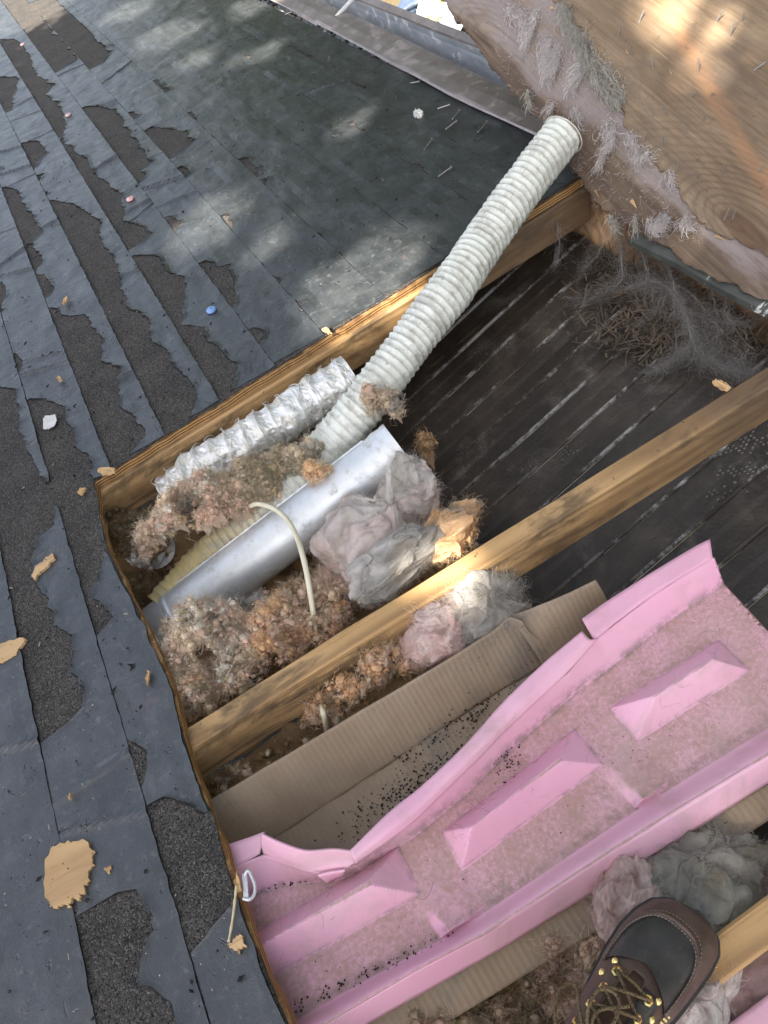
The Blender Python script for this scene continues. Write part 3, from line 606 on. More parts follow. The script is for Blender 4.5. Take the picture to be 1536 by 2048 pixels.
bed = Big()                                                            # loose fill of the upper bay
def field(xr, yr, zf, n, pal, size, clip, fuzz=2):
    p = np.stack([rng.uniform(*xr, n), rng.uniform(*yr, n), np.zeros(n)], 1); p[:, 2] = zf(p[:, 0], p[:, 1]) + .018 * fbm(p, 16, 3, 3) - rng.exponential(.004, n)
    if clip is not None: p = p[clip(p)]
    n = len(p); return p
def lay(big, p, pal, size, fuzz=2):
    n = len(p); nv = np.clip(.5 + .6 * fbm(p, 14, 2, 23), 0, 1); col = pickcol(n, pal) * (.7 + .5 * nv)[:, None]; rad = rng.uniform(*size, n); big.tufts(p, rad, col, True)
    m = int(n * fuzz); ii = rng.integers(0, n, m); d = rng.normal(size=(m, 3)) + np.array([0, 0, .6])
    big.fibres(p[ii], d, rng.uniform(.008, .02, m), rng.uniform(.00012, .0003, m), np.clip(col[ii] * 1.1, 0, .9), .9, 3)
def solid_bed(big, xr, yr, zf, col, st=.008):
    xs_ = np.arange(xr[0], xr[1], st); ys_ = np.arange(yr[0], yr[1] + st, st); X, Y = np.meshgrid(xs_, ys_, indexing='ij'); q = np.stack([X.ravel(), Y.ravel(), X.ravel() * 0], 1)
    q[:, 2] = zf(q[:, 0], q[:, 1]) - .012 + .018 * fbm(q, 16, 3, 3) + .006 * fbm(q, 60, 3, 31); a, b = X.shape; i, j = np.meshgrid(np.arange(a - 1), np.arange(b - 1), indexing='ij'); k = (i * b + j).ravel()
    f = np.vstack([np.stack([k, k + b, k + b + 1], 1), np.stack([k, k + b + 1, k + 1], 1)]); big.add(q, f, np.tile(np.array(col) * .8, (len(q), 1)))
bz1 = lambda x, y: np.clip(-.185 + .03 * (y < .93) + .075 * (y > 1.19) * (x < .12) - np.clip(x - .10, 0, 9) * .85 - np.clip(-.32 - x, 0, 9) * .1, -.6, 0)
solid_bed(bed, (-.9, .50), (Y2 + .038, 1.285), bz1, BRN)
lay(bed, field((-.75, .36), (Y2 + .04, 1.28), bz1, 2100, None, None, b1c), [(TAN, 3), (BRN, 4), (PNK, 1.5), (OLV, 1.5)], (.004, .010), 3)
A = lambda u, v, z: at(u, v, z)
mound(bed, A(395, 1050, -.085), .125, .058, .085, [(TAN, 4), (PNK, 4), (WHT, 1), (YEL, .6), (GRY, 1)], 1100, fuzz=2, ang=.1)
mound(bed, A(520, 980, -.080), .115, .055, .080, [(TAN, 3), (OLV, 4), (PNK, 1.2), (GRY, 1.5), (YEL, .6)], 800, fuzz=2)
mound(bed, A(470, 1025, -.075), .075, .045, .060, [(PNK, 5), (TAN, 2), (YEL, .7)], 450, fuzz=2)
mound(bed, A(620, 920, -.045), .045, .028, .040, [(OLV, 3), (GRY, 2), (TAN, 2)], 260, fuzz=2)
mound(bed, A(640, 950, -.03), .025, .018, .018, [(ORG, 2), (TAN, 2), (PNK, 1)], 90)
mound(bed, A(262, 1085, -.14), .075, .075, .055, [(BRN, 5), (OLV, 3), (TAN, 1)], 420)
mound(bed, A(300, 1185, -.18), .06, .05, .045, [(BRN, 6), (OLV, 2)], 380)
mound(bed, A(775, 855, -.06), .040, .030, .075, [(TAN, 3), (PNK, 2), (GRY, 1)], 330, (.005, .012))
mound(bed, A(850, 890, -.08), .018, .02, .022, [(ORG, 3), (BRN, 2)], 90, (.004, .009))
mound(bed, A(442, 1330, -.115), .095, .120, .110, [(TAN, 4), (PNK, 3), (WHT, 2), (GRY, 1.2), (YEL, .5)], 1300, fuzz=2, clip=b1c)
mound(bed, A(405, 1395, -.12), .075, .055, .065, [(TAN, 3), (PNK, 2), (ORG, 1)], 620, clip=b1c)
mound(bed, A(600, 1265, -.115), .105, .075, .080, [(ORG, 3), (PNK, 3), (TAN, 2), (BRN, 1)], 850, fuzz=2, clip=b1c)
mound(bed, A(660, 1200, -.12), .07, .06, .060, [(PNK, 4), (TAN, 2), (GRY, 1)], 500, clip=b1c)
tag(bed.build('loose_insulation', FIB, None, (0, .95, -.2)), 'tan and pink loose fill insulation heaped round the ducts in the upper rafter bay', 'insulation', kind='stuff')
bed2 = Big(); bz2 = lambda x, y: np.clip(-.200 + .095 * (y > .53) * (x < .25) - np.clip(x - .16, 0, 9) * .7, -.6, 0)
solid_bed(bed2, (-.9, .48), (Y3 + .038, Y2), bz2, BRN)
lay(bed2, field((-.75, .42), (Y3 + .04, Y2), bz2, 1300, None, None, b2c), [(TAN, 2), (BRN, 4), (PNK, 2), (YEL, .8)], (.004, .009), 3)
mound(bed2, A(740, 1375, -.12), .12, .035, .055, [(PNK, 3), (ORG, 2), (TAN, 2), (BRN, 2)], 620, fuzz=2, clip=b2c)
mound(bed2, A(830, 1320, -.11), .04, .03, .045, [(PNK, 3), (TAN, 2), (ORG, 1)], 220, fuzz=2, clip=b2c)
mound(bed2, A(520, 1530, -.15), .13, .05, .03, [(BRN, 5), (TAN, 2)], 500, clip=b2c)
mound(bed2, A(985, 2030, -.165), .20, .085, .060, [(BRN, 3), (PNK, 2), (TAN, 2), (YEL, .6), (OLV, 1)], 3600, (.0022, .0058), 1, clip=b2c)
mound(bed2, A(1140, 1945, -.14), .07, .05, .05, [(BRN, 2), (PNK, 3), (TAN, 3)], 800, (.0022, .0058), clip=b2c)
mound(bed2, A(850, 2060, -.15), .10, .06, .05, [(BRN, 3), (OLV, 2), (TAN, 2), (YEL, .6)], 1200, (.0022, .0058), clip=b2c)
tag(bed2.build('loose_insulation', FIB, None, (0, .35, -.2)), 'brown and pink loose fill insulation under the foam and cardboard in the middle bay', 'insulation', kind='stuff')
bed3 = Big(); solid_bed(bed3, (-.9, .75), (-.75, Y3), lambda x, y: np.clip(-.13 - np.clip(x - .45, 0, 9) * .5, -.5, 0) , PNK)
lay(bed3, field((-.6, .7), (-.6, Y3), lambda x, y: np.clip(-.13 - np.clip(x - .45, 0, 9) * .5, -.5, 0), 1500, None, None, b3c), [(PNK, 3), (BRN, 2), (GRY, 1)], (.008, .016), 3)
tag(bed3.build('loose_insulation', FIB, None, (0, -.3, -.2)), 'dull pink loose insulation in the bay below the boot', 'insulation', kind='stuff')

def rotflow(seed):
    q = np.random.default_rng(seed).normal(size=(3, 3)); return np.linalg.qr(q)[0]
def batt(name, label, c, radii, rotm, colf, seed, strands, hair, hl=(.012, .03), swirl=1.0, group='torn batts of glass wool', amp=.30, hw=(.0001, .00028)):
    """a torn lump of batt: layered, combed glass wool; colf(unit vectors) gives the tint"""
    v, f = ICO5
    vec = lambda sc, o, sd: np.stack([fbm(v + 3.1 * j, sc, o, seed + sd + j * 7) for j in range(3)], 1)
    wv = v + .45 * vec(.9, 2, 0); flow = wv @ rotflow(seed).T
    w = v + amp * 1.15 * vec(1.25, 2, 40) + .11 * vec(2.9, 2, 60)
    st = fbm(flow * np.array([1.1, 7, 7]), 1.0, 4, seed + 9)
    crease = np.clip(1 - abs(fbm(flow * np.array([.6, 1.7, 1.7]), 1.2, 2, seed + 13)) / .10, 0, 1)
    w = w * (1 + .035 * st - .07 * crease + .045 * fbm(v, 7, 2, seed + 5) + .030 * fbm(v, 22, 3, seed + 6))[:, None]
    col = colf(v); col = col * (1 + .16 * np.clip(st, -1, 1) + .14 * fbm(v, 5, 4, seed + 71))[:, None]
    rotm = np.asarray(rotm); P = (w * np.asarray(radii)) @ rotm.T
    big = Big(); big.add(P, f, np.clip(col, .01, .9))
    m = int(hair * .65); ii = rng.integers(0, len(v), m); nrm = (v[ii] / np.asarray(radii)); nrm /= np.linalg.norm(nrm, axis=1)[:, None]; nrm = nrm @ rotm.T
    ax_ = rotm @ rotflow(seed)[0]; tg = ax_ - nrm * (nrm @ ax_)[:, None]
    big.fibres(P[ii], nrm * .25 + tg * .7 + .55 * rng.normal(size=(m, 3)), rng.uniform(*hl, m) * .62, rng.uniform(*hw, m), np.clip(col[ii] * 1.15, 0, .9), .7, 3)
    o = big.build(name, FIB, None, (0, 0, 0)); o.matrix_world = T @ Matrix.Translation(c); return tag(o, label, 'insulation', group)
def rz(a): c, s = math.cos(a), math.sin(a); return np.array([[c, -s, 0], [s, c, 0], [0, 0, 1]])
def ry(a): c, s = math.cos(a), math.sin(a); return np.array([[c, 0, s], [0, 1, 0], [-s, 0, c]])
def rx(a): c, s = math.cos(a), math.sin(a); return np.array([[1, 0, 0], [0, c, -s], [0, s, c]])
def two(a, b, ax, k=3, sh=0, seed=0):
    a, b, ax = np.array(a), np.array(b), np.array(ax)
    return lambda v: (a + (b - a) * (1 / (1 + np.exp(-k * (v @ ax - sh + 1.0 * fbm(v, 2.4, 4, seed)))))[:, None]) * (1 - .38 * np.clip(fbm(v, 3.2, 4, seed + 200) - .1, 0, 1)[:, None] * np.array([.8, .9, 1.1]))
PKG, GYL, GYD = (.74, .61, .56), (.61, .575, .535), (.31, .285, .25)
batt('insulation_batt', 'big rolled chunk of grey and pink glass wool on the steel duct', A(742, 1085, -.085), (.078, .082, .072), rz(.3), two(PKG, GYL, (.5, .4, .6), 3, .15, 3), 5, 0, 9000, group=None, swirl=1.6)
batt('insulation_batt', 'pale pink tuft of glass wool with a grey crust behind the big chunk', A(815, 990, -.06), (.062, .045, .055), rz(.6), two(PKG, GYL, (.2, .5, .9), 3, -.1, 8), 15, 0, 5000, group=None, swirl=1.2, amp=.4)
batt('insulation_batt', 'grey matted flap of insulation leaning on the middle rafter', A(800, 1120, -.045), (.098, .040, .040), rz(.22) @ rx(.5), two(GYL, GYD, (.2, -.3, .5), 3, .1, 9), 25, 0, 7000, group=None, swirl=.8)
batt('insulation_batt', 'orange torn tip of insulation beside the middle rafter', A(905, 1062, -.055), (.052, .034, .036), rz(.3), two(ORG, GYD, (.6, .3, .3), 4, .5, 4), 35, 0, 3600, group=None, amp=.45)
batt('insulation_batt', 'soft grey wisp of insulation lying over the left end of the steel duct', A(490, 1240, -.095), (.046, .036, .036), rz(.4), two(GYL, GYD, (0, 0, 1), 3, .4, 4), 45, 0, 5000, group=None, hl=(.015, .035))
batt('insulation_batt', 'clean pink square of glass wool wedged between rafter and cardboard', A(880, 1262, -.062), (.060, .048, .036), rz(.75), two((.66, .47, .43), PKG, (.3, .5, .6), 3, 0, 6), 55, 0, 5200, group=None, amp=.22, swirl=.7)
batt('insulation_batt', 'combed dark grey tuft of glass wool above the cardboard', A(968, 1212, -.058), (.062, .042, .042), rz(.3), two(GYD, GYL, (.2, .8, .4), 3, .5, 7), 65, 0, 9000, group=None, hl=(.02, .045), swirl=.6)
batt('insulation_batt', 'greenish grey frayed insulation just beyond the toe of the boot', A(1395, 1795, -.075), (.085, .058, .045), rz(.1), two((.36, .35, .29), GYD, (.7, -.2, .2), 3, .2, 7), 75, 0, 8000, group=None, hl=(.015, .04))
batt('insulation_batt', 'smooth pink lump of glass wool beside the toe of the boot', A(1262, 1815, -.075), (.058, .045, .050), rz(.9), two(PKG, (.52, .36, .32), (.2, .8, .4), 3, .2, 3), 85, 0, 4000, group=None, amp=.2)
batt('insulation_batt', 'reddish pink batt filling the bay under the clean yellow rafter', A(1495, 2010, -.10), (.20, .10, .06), rz(.1), two((.50, .30, .27), (.40, .27, .25), (.5, .3, .4), 3, 0, 3), 95, 0, 6000, group=None, amp=.2)
batt('insulation_batt', 'grey dusty batt edge between the boot and the lower foam vent', A(1385, 2060, -.055), (.085, .040, .040), rz(.5), two(GYL, PKG, (.5, .3, .4), 3, .3, 3), 105, 0, 5000, group=None, amp=.3)

# ------------------------------------------------------------------ ducts, hoses, cable
def corrugated(name, pts, Rr, pitch, depth, mat, parent=None, crumple=0.0, per=10, seg=56, seed=0, tint=None, power=.8, origin=(0, 0, 0), sharp=False):
    L = np.sum(np.linalg.norm(np.diff(spline(pts, 200), axis=0), axis=1)); n = int(L / pitch * per); p = spline(pts, n); N, B, t = frames(p)
    s = np.linspace(0, L, n); a = np.linspace(0, 2 * np.pi, seg, endpoint=False)
    ph = (s[:, None] / pitch + a[None] / (2 * np.pi) + .18 * n1(s, 9, seed)[:, None]); rib = abs(np.sin(np.pi * ph)) ** power
    q = p[:, None] + .05 * (np.cos(a)[None, :, None] * N[:, None] + np.sin(a)[None, :, None] * B[:, None]); fl_ = q.reshape(-1, 3)
    wr = fbm(fl_, 26 if sharp else 38, 2 if sharp else 3, seed + 2).reshape(n, seg); big = fbm(fl_, 7, 2, seed + 5).reshape(n, seg)
    r = Rr - depth * rib + crumple * wr * (.35 + .65 * rib) + .05 * Rr * big
    if crumple > .002: r = r + .35 * crumple * (1 - 2 * abs(fbm(fl_, 55, 3, seed + 8).reshape(n, seg))) * rib
    P = p[:, None] + r[:, :, None] * (np.cos(a)[None, :, None] * N[:, None] + np.sin(a)[None, :, None] * B[:, None])
    mb = MB(); C = np.ones((n, seg, 3))
    if tint is not None: C *= tint(s / L)[:, None, None]
    mb.grid(P, closed_v=True, col=C.reshape(-1, 3)); o = mb.build(name, mat, parent, origin, smooth=not sharp)
    return o, p, N, B, t
hp = [A(332, 1222, -.160), A(400, 1142, -.150), A(476, 1072, -.135), A(560, 1008, -.115), A(640, 915, -.075), A(735, 800, -.025), A(840, 660, .015), A(915, 560, .04), A(985, 458, .062), A(1062, 352, .095), A(1126, 270, .124)]
hh, hpp, hN, hB, ht = corrugated('flexible_hose', hp, .0478, .0160, .0044, HOSE, None, .0026, 10, 56, 3, lambda f: np.clip((f - .10) * 6, 0, 1), .75, hp[0])
tag(hh, 'long white ribbed vinyl hose rising from the insulation to the plywood', 'hose')
rim = MB(); rim.tube([hpp[-1] + .0474 * (math.cos(a) * hN[-1] + math.sin(a) * hB[-1]) for a in np.linspace(0, 2 * math.pi, 40)], .0016, 6, False)
rim.build('rim_wire', simple('dull_vinyl', (.42, .40, .34), (.6, .58, .5), 40, .5), hh, hp[0], True)
fp = [A(345, 990, -.10), A(395, 945, -.075), A(470, 900, -.062), A(560, 845, -.058), A(640, 792, -.055), A(705, 752, -.05)]
fo, fpp, fN, fB, ft = corrugated('foil_duct', fp, .050, .034, .006, FOIL, None, .0075, 14, 64, 11, None, .7, fp[0], True)
tag(fo, 'crumpled silver foil duct lying against the far rafter', 'duct')
for k in range(0, len(fpp), 14):                                        # spring wire under the foil
    rgm = MB(); i = min(k, len(fpp) - 1)
    rgm.tube([fpp[i] + .0525 * (math.cos(a) * fN[i] + math.sin(a) * fB[i]) + ft[i] * (.006 * math.sin(a * 3 + k) + .003 * math.sin(a * 7 + k * k)) for a in np.linspace(0, 2 * math.pi, 36)], .0010, 5, False)
    rgm.build('wire_ring', FOIL, fo, fp[0], True)
f2 = [A(255, 1092, -.175), A(285, 1098, -.15), A(320, 1100, -.14)]
fo2, *_ = corrugated('foil_duct', f2, .040, .03, .005, FOIL, None, .006, 14, 56, 31, None, .7, f2[0], True); tag(fo2, 'short crinkled end of foil duct half buried at the corner of the opening', 'duct')
# rigid duct
da, db = A(318, 1262, -.175), A(800, 893, -.050); ax = db - da; L = np.linalg.norm(ax); ax /= L; up = np.array([0, 0, 1]) - ax * ax[2]; up /= np.linalg.norm(up); sd = np.cross(ax, up)
duct = empty('steel_duct', da, 'rigid galvanised round duct lying across the upper rafter bay', 'duct')
aa = np.linspace(0, 2 * np.pi, 72, endpoint=False) ; RD = .052
def ringp(d, r): return da + ax * d + r[:, None] * (np.cos(aa)[:, None] * up + np.sin(aa)[:, None] * sd) if isinstance(r, np.ndarray) else da + ax * d + r * (np.cos(aa)[:, None] * up + np.sin(aa)[:, None] * sd)
mb = MB(); ds = np.r_[np.linspace(-.35, L - .045, 30), L - .043, L - .03, L - .028, L - .012, L - .010, L]
rr = np.r_[np.full(30, RD), RD, RD + .0025, RD + .0025, RD + .0005, RD + .002, RD + .0022]
P = np.array([ringp(d, np.full(72, r) + .0005 * np.cos(aa * 2 + d * 9)) for d, r in zip(ds, rr)]); mb.grid(P, closed_v=True)
inn = np.array([ringp(d, RD - .0015 + (.002 if d > L - .02 else 0)) for d in np.linspace(L, -.35, 12)]); mb.grid(inn, closed_v=True); mb.grid(np.stack([P[-1], inn[0]]), closed_v=True)
mb.build('pipe', STEEL, duct, da, True)
sm = MB(); th = -.35; ln = np.linspace(-.3, L - .05, 30); cs = -.62          # folded seam
e1 = [da + ax * d + (RD + .0012) * (math.cos(cs - .03) * up + math.sin(cs - .03) * sd) for d in ln]; e2 = [da + ax * d + (RD + .0022) * (math.cos(cs) * up + math.sin(cs) * sd) for d in ln]; e3 = [da + ax * d + (RD - .001) * (math.cos(cs + .035) * up + math.sin(cs + .035) * sd) for d in ln]
sm.grid(np.stack([e1, e2, e3], 1)); sm.build('seam', STEEL, duct, da)
sm = MB(); th = np.linspace(0, 2 * np.pi, 40); pc = .05
jr = np.array([[da + ax * (d) + (RD + h) * (math.cos(a) * up + math.sin(a) * sd) for a in aa] for d, h in ((.045, .0), (.047, .0022), (.06, .0022), (.062, .0))]); sm.grid(jr, closed_v=True); sm.build('joint_band', STEEL, duct, da, True)
cp = spline([A(500, 1012, -.05), A(516, 1008, -.035), A(545, 1016, -.02), A(572, 1037, -.012), A(594, 1075, -.008), A(610, 1130, -.01), A(621, 1190, -.03), A(628, 1240, -.06), A(631, 1275, -.085)], 60)
co_ = MB().tube(cp, .0048, 10).build('electric_cable', simple('cream_cable', (.58, .52, .36), (.70, .65, .50), 25, .45, bump=.1), None, cp[0], True); co_.scale = (1, 1, 1)
tag(co_, 'cream electric cable looping over the steel duct', 'cable')
cp = spline([A(640, 1395, -.09), A(645, 1420, -.075), A(650, 1440, -.09), A(656, 1470, -.13)], 24)
tag(MB().tube(cp, .0048, 10).build('electric_cable', bpy.data.materials['cream_cable'], None, cp[0], True), 'stub of cream cable poking out between middle rafter and cardboard', 'cable')

# ------------------------------------------------------------------ cardboard vents
def ruled(lines, n, m, seed=0, amp=.002, sharp=None):
    """surface through several traced 3-D lines (each a list of points)"""
    S = np.array([spline(l, n) for l in lines]); k = len(lines); out = []
    for i in range(n):
        out.append(spline(S[:, i], m) if sharp is None else np.stack([np.interp(np.linspace(0, k - 1, m), np.arange(k), S[:, i, c]) for c in range(3)], 1))
    P = np.array(out); q = P.reshape(-1, 3); q[:, 2] += amp * fbm(q, 12, 3, seed); return P
def sheet_obj(P, name, mat, parent, thick, origin=(0, 0, 0), smooth=True):
    o = MB().grid(P).build(name, mat, parent, origin, smooth); o.modifiers.new('thick', 'SOLIDIFY').thickness = thick; return o
card = empty('cardboard_vent', A(800, 1450, -.13), 'grey brown ribbed cardboard rafter vent bent into a trough beside the pink foam', 'vent'); cl = np.array(A(800, 1450, -.13))
top = [A(330, 1655, -.062), A(425, 1598, -.058), A(640, 1470, -.052), A(870, 1335, -.048), A(985, 1262, -.046), A(1015, 1235, -.045), A(1045, 1245, -.045)]
mid = [A(340, 1720, -.085), A(450, 1640, -.085), A(700, 1480, -.08), A(905, 1352, -.076), A(1010, 1285, -.075), A(1035, 1262, -.074), A(1062, 1268, -.074)]
cre = [A(380, 1790, -.135), A(555, 1676, -.135), A(800, 1516, -.13), A(965, 1405, -.13), A(1075, 1340, -.128), A(1120, 1308, -.128), A(1128, 1318, -.128)]
sheet_obj(ruled([top, mid, cre], 90, 18, 2, .002), 'curved_side', CARD, card, .002, cl)
top2 = [A(1018, 1232, -.050), A(1060, 1218, -.048), A(1130, 1190, -.047), A(1192, 1160, -.046)]
mid2 = [A(1045, 1268, -.074), A(1090, 1250, -.073), A(1155, 1220, -.072), A(1208, 1186, -.07)]
cre2 = [A(1090, 1335, -.122), A(1150, 1300, -.12), A(1190, 1275, -.12), A(1235, 1240, -.118)]
sheet_obj(ruled([top2, mid2, cre2], 40, 16, 6, .002), 'overlapping_end', CARD, card, .002, cl)
fl0 = [p + np.array([0, .004, -.001]) for p in cre]; fl1 = [A(380, 1880, -.142), A(430, 1850, -.142), A(640, 1760, -.142), A(900, 1600, -.137), A(1060, 1480, -.137), A(1170, 1390, -.135), A(1230, 1350, -.135), A(1240, 1355, -.135)]
sheet_obj(ruled([fl0, fl1], 80, 10, 9, .0025), 'floor', CARD, card, .002, cl)
crumb = MB()
def rockverts(c, r):
    v = np.array([(1,0,0),(-1,0,0),(0,1,0),(0,-1,0),(0,0,1),(0,0,-1)], float) * r * rng.uniform(.5, 1.2, (6, 1)); return v + np.asarray(c), [(0,2,4),(2,1,4),(1,3,4),(3,0,4),(2,0,5),(1,2,5),(3,1,5),(0,3,5)]
for i in range(520):
    u = rnd.gauss(840, 75); v = 1560 - (u - 840) * .62 + rnd.gauss(0, 28); crumb.add(*rockverts(A(u, v, -.131), rnd.uniform(.0008, .0024)))
for i in range(150):
    f = rnd.random(); crumb.add(*rockverts(A(800 + 320 * f + rnd.gauss(0, 12), 1520 - 205 * f + rnd.gauss(0, 8), -.125), rnd.uniform(.0008, .003)))
tag(crumb.build('dirt_crumbs', simple('black_dirt', (.012, .011, .010), (.03, .027, .022), 90, .9), None, A(840, 1560, -.13)), 'black dirt crumbs scattered on the cardboard trough', 'dirt', kind='stuff')

# ------------------------------------------------------------------ pink foam vent
ZF, ZC = -.068, -.030
foam = empty('foam_vent', A(1000, 1680, ZF), 'big pink foam rafter vent with three raised ridges, one long edge torn and curled', 'vent'); fo0 = np.array(A(1000, 1680, ZF))
lin = lambda L, z: np.array([A(u, v, z) for u, v in L])
crest = lin([(462, 1735), (529, 1711), (638, 1746), (708, 1722), (810, 1645), (915, 1545), (1000, 1462), (1139, 1345), (1195, 1274), (1300, 1195), (1419, 1121)], ZC)
foot = lin([(470, 1800), (560, 1772), (640, 1762), (712, 1745), (830, 1672), (930, 1590), (1020, 1500), (1150, 1385), (1215, 1338), (1340, 1240), (1471, 1152)], ZF)
nfoot = lin([(580, 2043), (740, 1952), (900, 1868), (1090, 1740), (1286, 1606), (1536, 1449), (1640, 1385)], ZF)
narr = lin([(600, 2078), (650, 2048), (830, 1941), (978, 1863), (1227, 1700), (1400, 1594), (1536, 1512), (1640, 1450)], ZC)
nskirt = lin([(650, 2100), (736, 2048), (1000, 1900), (1180, 1790), (1328, 1700), (1536, 1567), (1640, 1500)], ZC - .034)
def yline(L): o = np.argsort(L[:, 0]); return lambda x: np.interp(x, L[o, 0], L[o, 1])
yc, yf, yn, ya, ysk = [yline(L) for L in (crest, foot, nfoot, narr, nskirt)]
# three hipped ridges: base corners (far-left, far-right, near-right, near-left) and the two peaks
bars = [([(440, 1910), (798, 1691), (843, 1789), (470, 1995)], [(500, 1900), (736, 1768)]),
        ([(884, 1664), (1150, 1456), (1209, 1529), (923, 1742)], [(945, 1652), (1119, 1519)]),
        ([(1216, 1417), (1438, 1280), (1499, 1341), (1272, 1484)], [(1314, 1390), (1424, 1318)])]
def hip(X, Y, base, peaks):
    B_ = np.array([A(u, v, ZF)[:2] for u, v in base]); Pk = np.array([A(u, v, ZC)[:2] for u, v in peaks]); H = ZC - ZF; h = np.full(X.shape, 9.0)
    tri = [(B_[0], B_[1], Pk.mean(0)), (B_[1], B_[2], Pk[1]), (B_[2], B_[3], Pk.mean(0)), (B_[3], B_[0], Pk[0])]
    for a, b, p in tri:
        n_ = np.array([-(b - a)[1], (b - a)[0]]); d0 = (p - a).dot(n_); h = np.minimum(h, ((X - a[0]) * n_[0] + (Y - a[1]) * n_[1]) / d0 * H)
    return np.clip(h, 0, H - .002)
def tri_ridge(X, Y, a, b, wl, wr, H):
    a, b = A(*a, ZF)[:2], A(*b, ZF)[:2]; t = b - a; L = np.linalg.norm(t); t /= L; n_ = np.array([t[1], -t[0]])
    s = ((X - a[0]) * t[0] + (Y - a[1]) * t[1]) / L; d = (X - a[0]) * n_[0] + (Y - a[1]) * n_[1]
    if n_[0] < 0: d = -d
    prof = np.where(d > 0, 1 - d / wr, 1 + d / wl); return np.clip(prof, 0, 1) * H * np.clip(s * 1.1 + .12, 0, 1) * np.clip((1.05 - s) / .06, 0, 1)
xe = np.linspace(-.32, .74, 270); NYv = 120; tv = np.linspace(0, 1, NYv)
# right end of the moulding is cut along a slanting line from the tip to beyond the frame
e0_, e1_ = A(1471, 1152, ZF), A(1536, 1221, ZF); endx = lambda y: A(1426, 1117, ZC)[0] + (yc(.7) - y) * (e1_[0] - e0_[0]) / (e0_[1] - e1_[1])
P = np.zeros((len(xe), NYv, 3)); F_ = np.zeros((len(xe), NYv))
for i, x in enumerate(xe):
    c, f, nf, a = float(yc(x)), float(yf(x)), float(yn(x)), float(ya(x)); f = min(f, c - .004)
    yk = np.array([c, f, nf, a]); zk = np.array([ZC, ZF, ZF, ZC]); seg_t = np.array([0, .12, .86, 1.0]); y = np.interp(tv, seg_t, yk)
    k = np.clip((y - f) / max(c - f, .004), 0, 1); k2 = np.clip((nf - y) / max(nf - a, .004), 0, 1)
    z = ZF + (ZC - ZF) * (k + (1 - np.cos(np.pi * k2)) / 2); P[i, :, 0] = x; P[i, :, 1] = y; P[i, :, 2] = z; F_[i] = 1 - np.clip(4 * k, 0, 1) - .8 * np.clip(2 * k2, 0, 1)
X, Y = P[:, :, 0], P[:, :, 1]; hsum = np.zeros(X.shape); inside = (Y < np.array([yf(x) for x in xe])[:, None]) & (Y > np.array([yn(x) for x in xe])[:, None])
for b_, p_ in bars: hsum = np.maximum(hsum, hip(X, Y, b_, p_))
hsum = np.maximum(hsum, tri_ridge(X, Y, (1205, 1522), (1292, 1606), .016, .050, .011)); hsum = np.maximum(hsum, tri_ridge(X, Y, (838, 1785), (912, 1872), .016, .058, .012))
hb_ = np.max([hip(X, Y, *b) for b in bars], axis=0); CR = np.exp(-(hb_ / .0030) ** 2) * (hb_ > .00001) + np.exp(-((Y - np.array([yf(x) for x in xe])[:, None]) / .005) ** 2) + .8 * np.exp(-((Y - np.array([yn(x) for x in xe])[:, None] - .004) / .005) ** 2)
P[:, :, 2] += np.where(inside, hsum, 0); gx_, gy_ = np.gradient(P, axis=0), np.gradient(P, axis=1); nn_ = np.cross(gx_, gy_); F_ = np.clip((abs(nn_[:, :, 2]) / (np.linalg.norm(nn_, axis=2) + 1e-12) - .80) / .16, 0, 1)
q = P.reshape(-1, 3); q[:, 2] += .0022 * fbm(q, 6, 2, 71) + .0004 * fbm(q, 45, 2, 72)
# clip to the slanting end
ex_ = np.array([[endx(yy) for yy in row] for row in Y]); P[:, :, 0] = np.minimum(P[:, :, 0], ex_)
mb = MB(); mb.grid(P); o = mb.build('moulded_trough', PINK, foam, fo0, False)
def setcrease(o, val):
    a = o.data.color_attributes.new('crease', 'FLOAT_COLOR', 'POINT'); c = np.ones((len(o.data.vertices), 4), np.float32); c[:, :3] = np.clip(np.asarray(val).reshape(-1, 1), 0, 1); a.data.foreach_set('color', c.ravel())
def setflat(o, val):
    a = o.data.color_attributes.new('flat', 'FLOAT_COLOR', 'POINT'); c = np.ones((len(o.data.vertices), 4), np.float32); c[:, :3] = np.clip(np.asarray(val).reshape(-1, 1) if np.ndim(val) else val, 0, 1); a.data.foreach_set('color', c.ravel())
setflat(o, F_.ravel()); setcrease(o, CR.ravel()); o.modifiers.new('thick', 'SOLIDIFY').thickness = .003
o.data.polygons.foreach_set('use_smooth', [True] * len(o.data.polygons))
try: o.data.set_sharp_from_angle(angle=math.radians(24))
except Exception: pass
def foam_part(name, lines, n=60, m=8, seed=0, flat=.2, sharp=1, amp=.0015):
    o = sheet_obj(ruled(lines, n, m, seed, amp, sharp), name, PINK, foam, .003, fo0, True); setflat(o, flat); return o
xs2 = np.linspace(-.31, .73, 30); ar = [np.array([x, float(ya(x)), ZC]) for x in xs2]; sk = [np.array([x, float(ysk(x)), ZC - .034]) for x in xs2]; 
foam_part('near_skirt', [ar, sk], 80, 8, 3, .15)
foam_part('far_flange', [lin([(1164, 1238), (1230, 1192), (1377, 1100), (1420, 1078)], ZC + .004), [np.array([x, float(yc(x)) + .0005, ZC + .0012]) for x in np.linspace(A(1186, 1278, ZC)[0], A(1426, 1117, ZC)[0], 6)]], 40, 6, 5, .5)
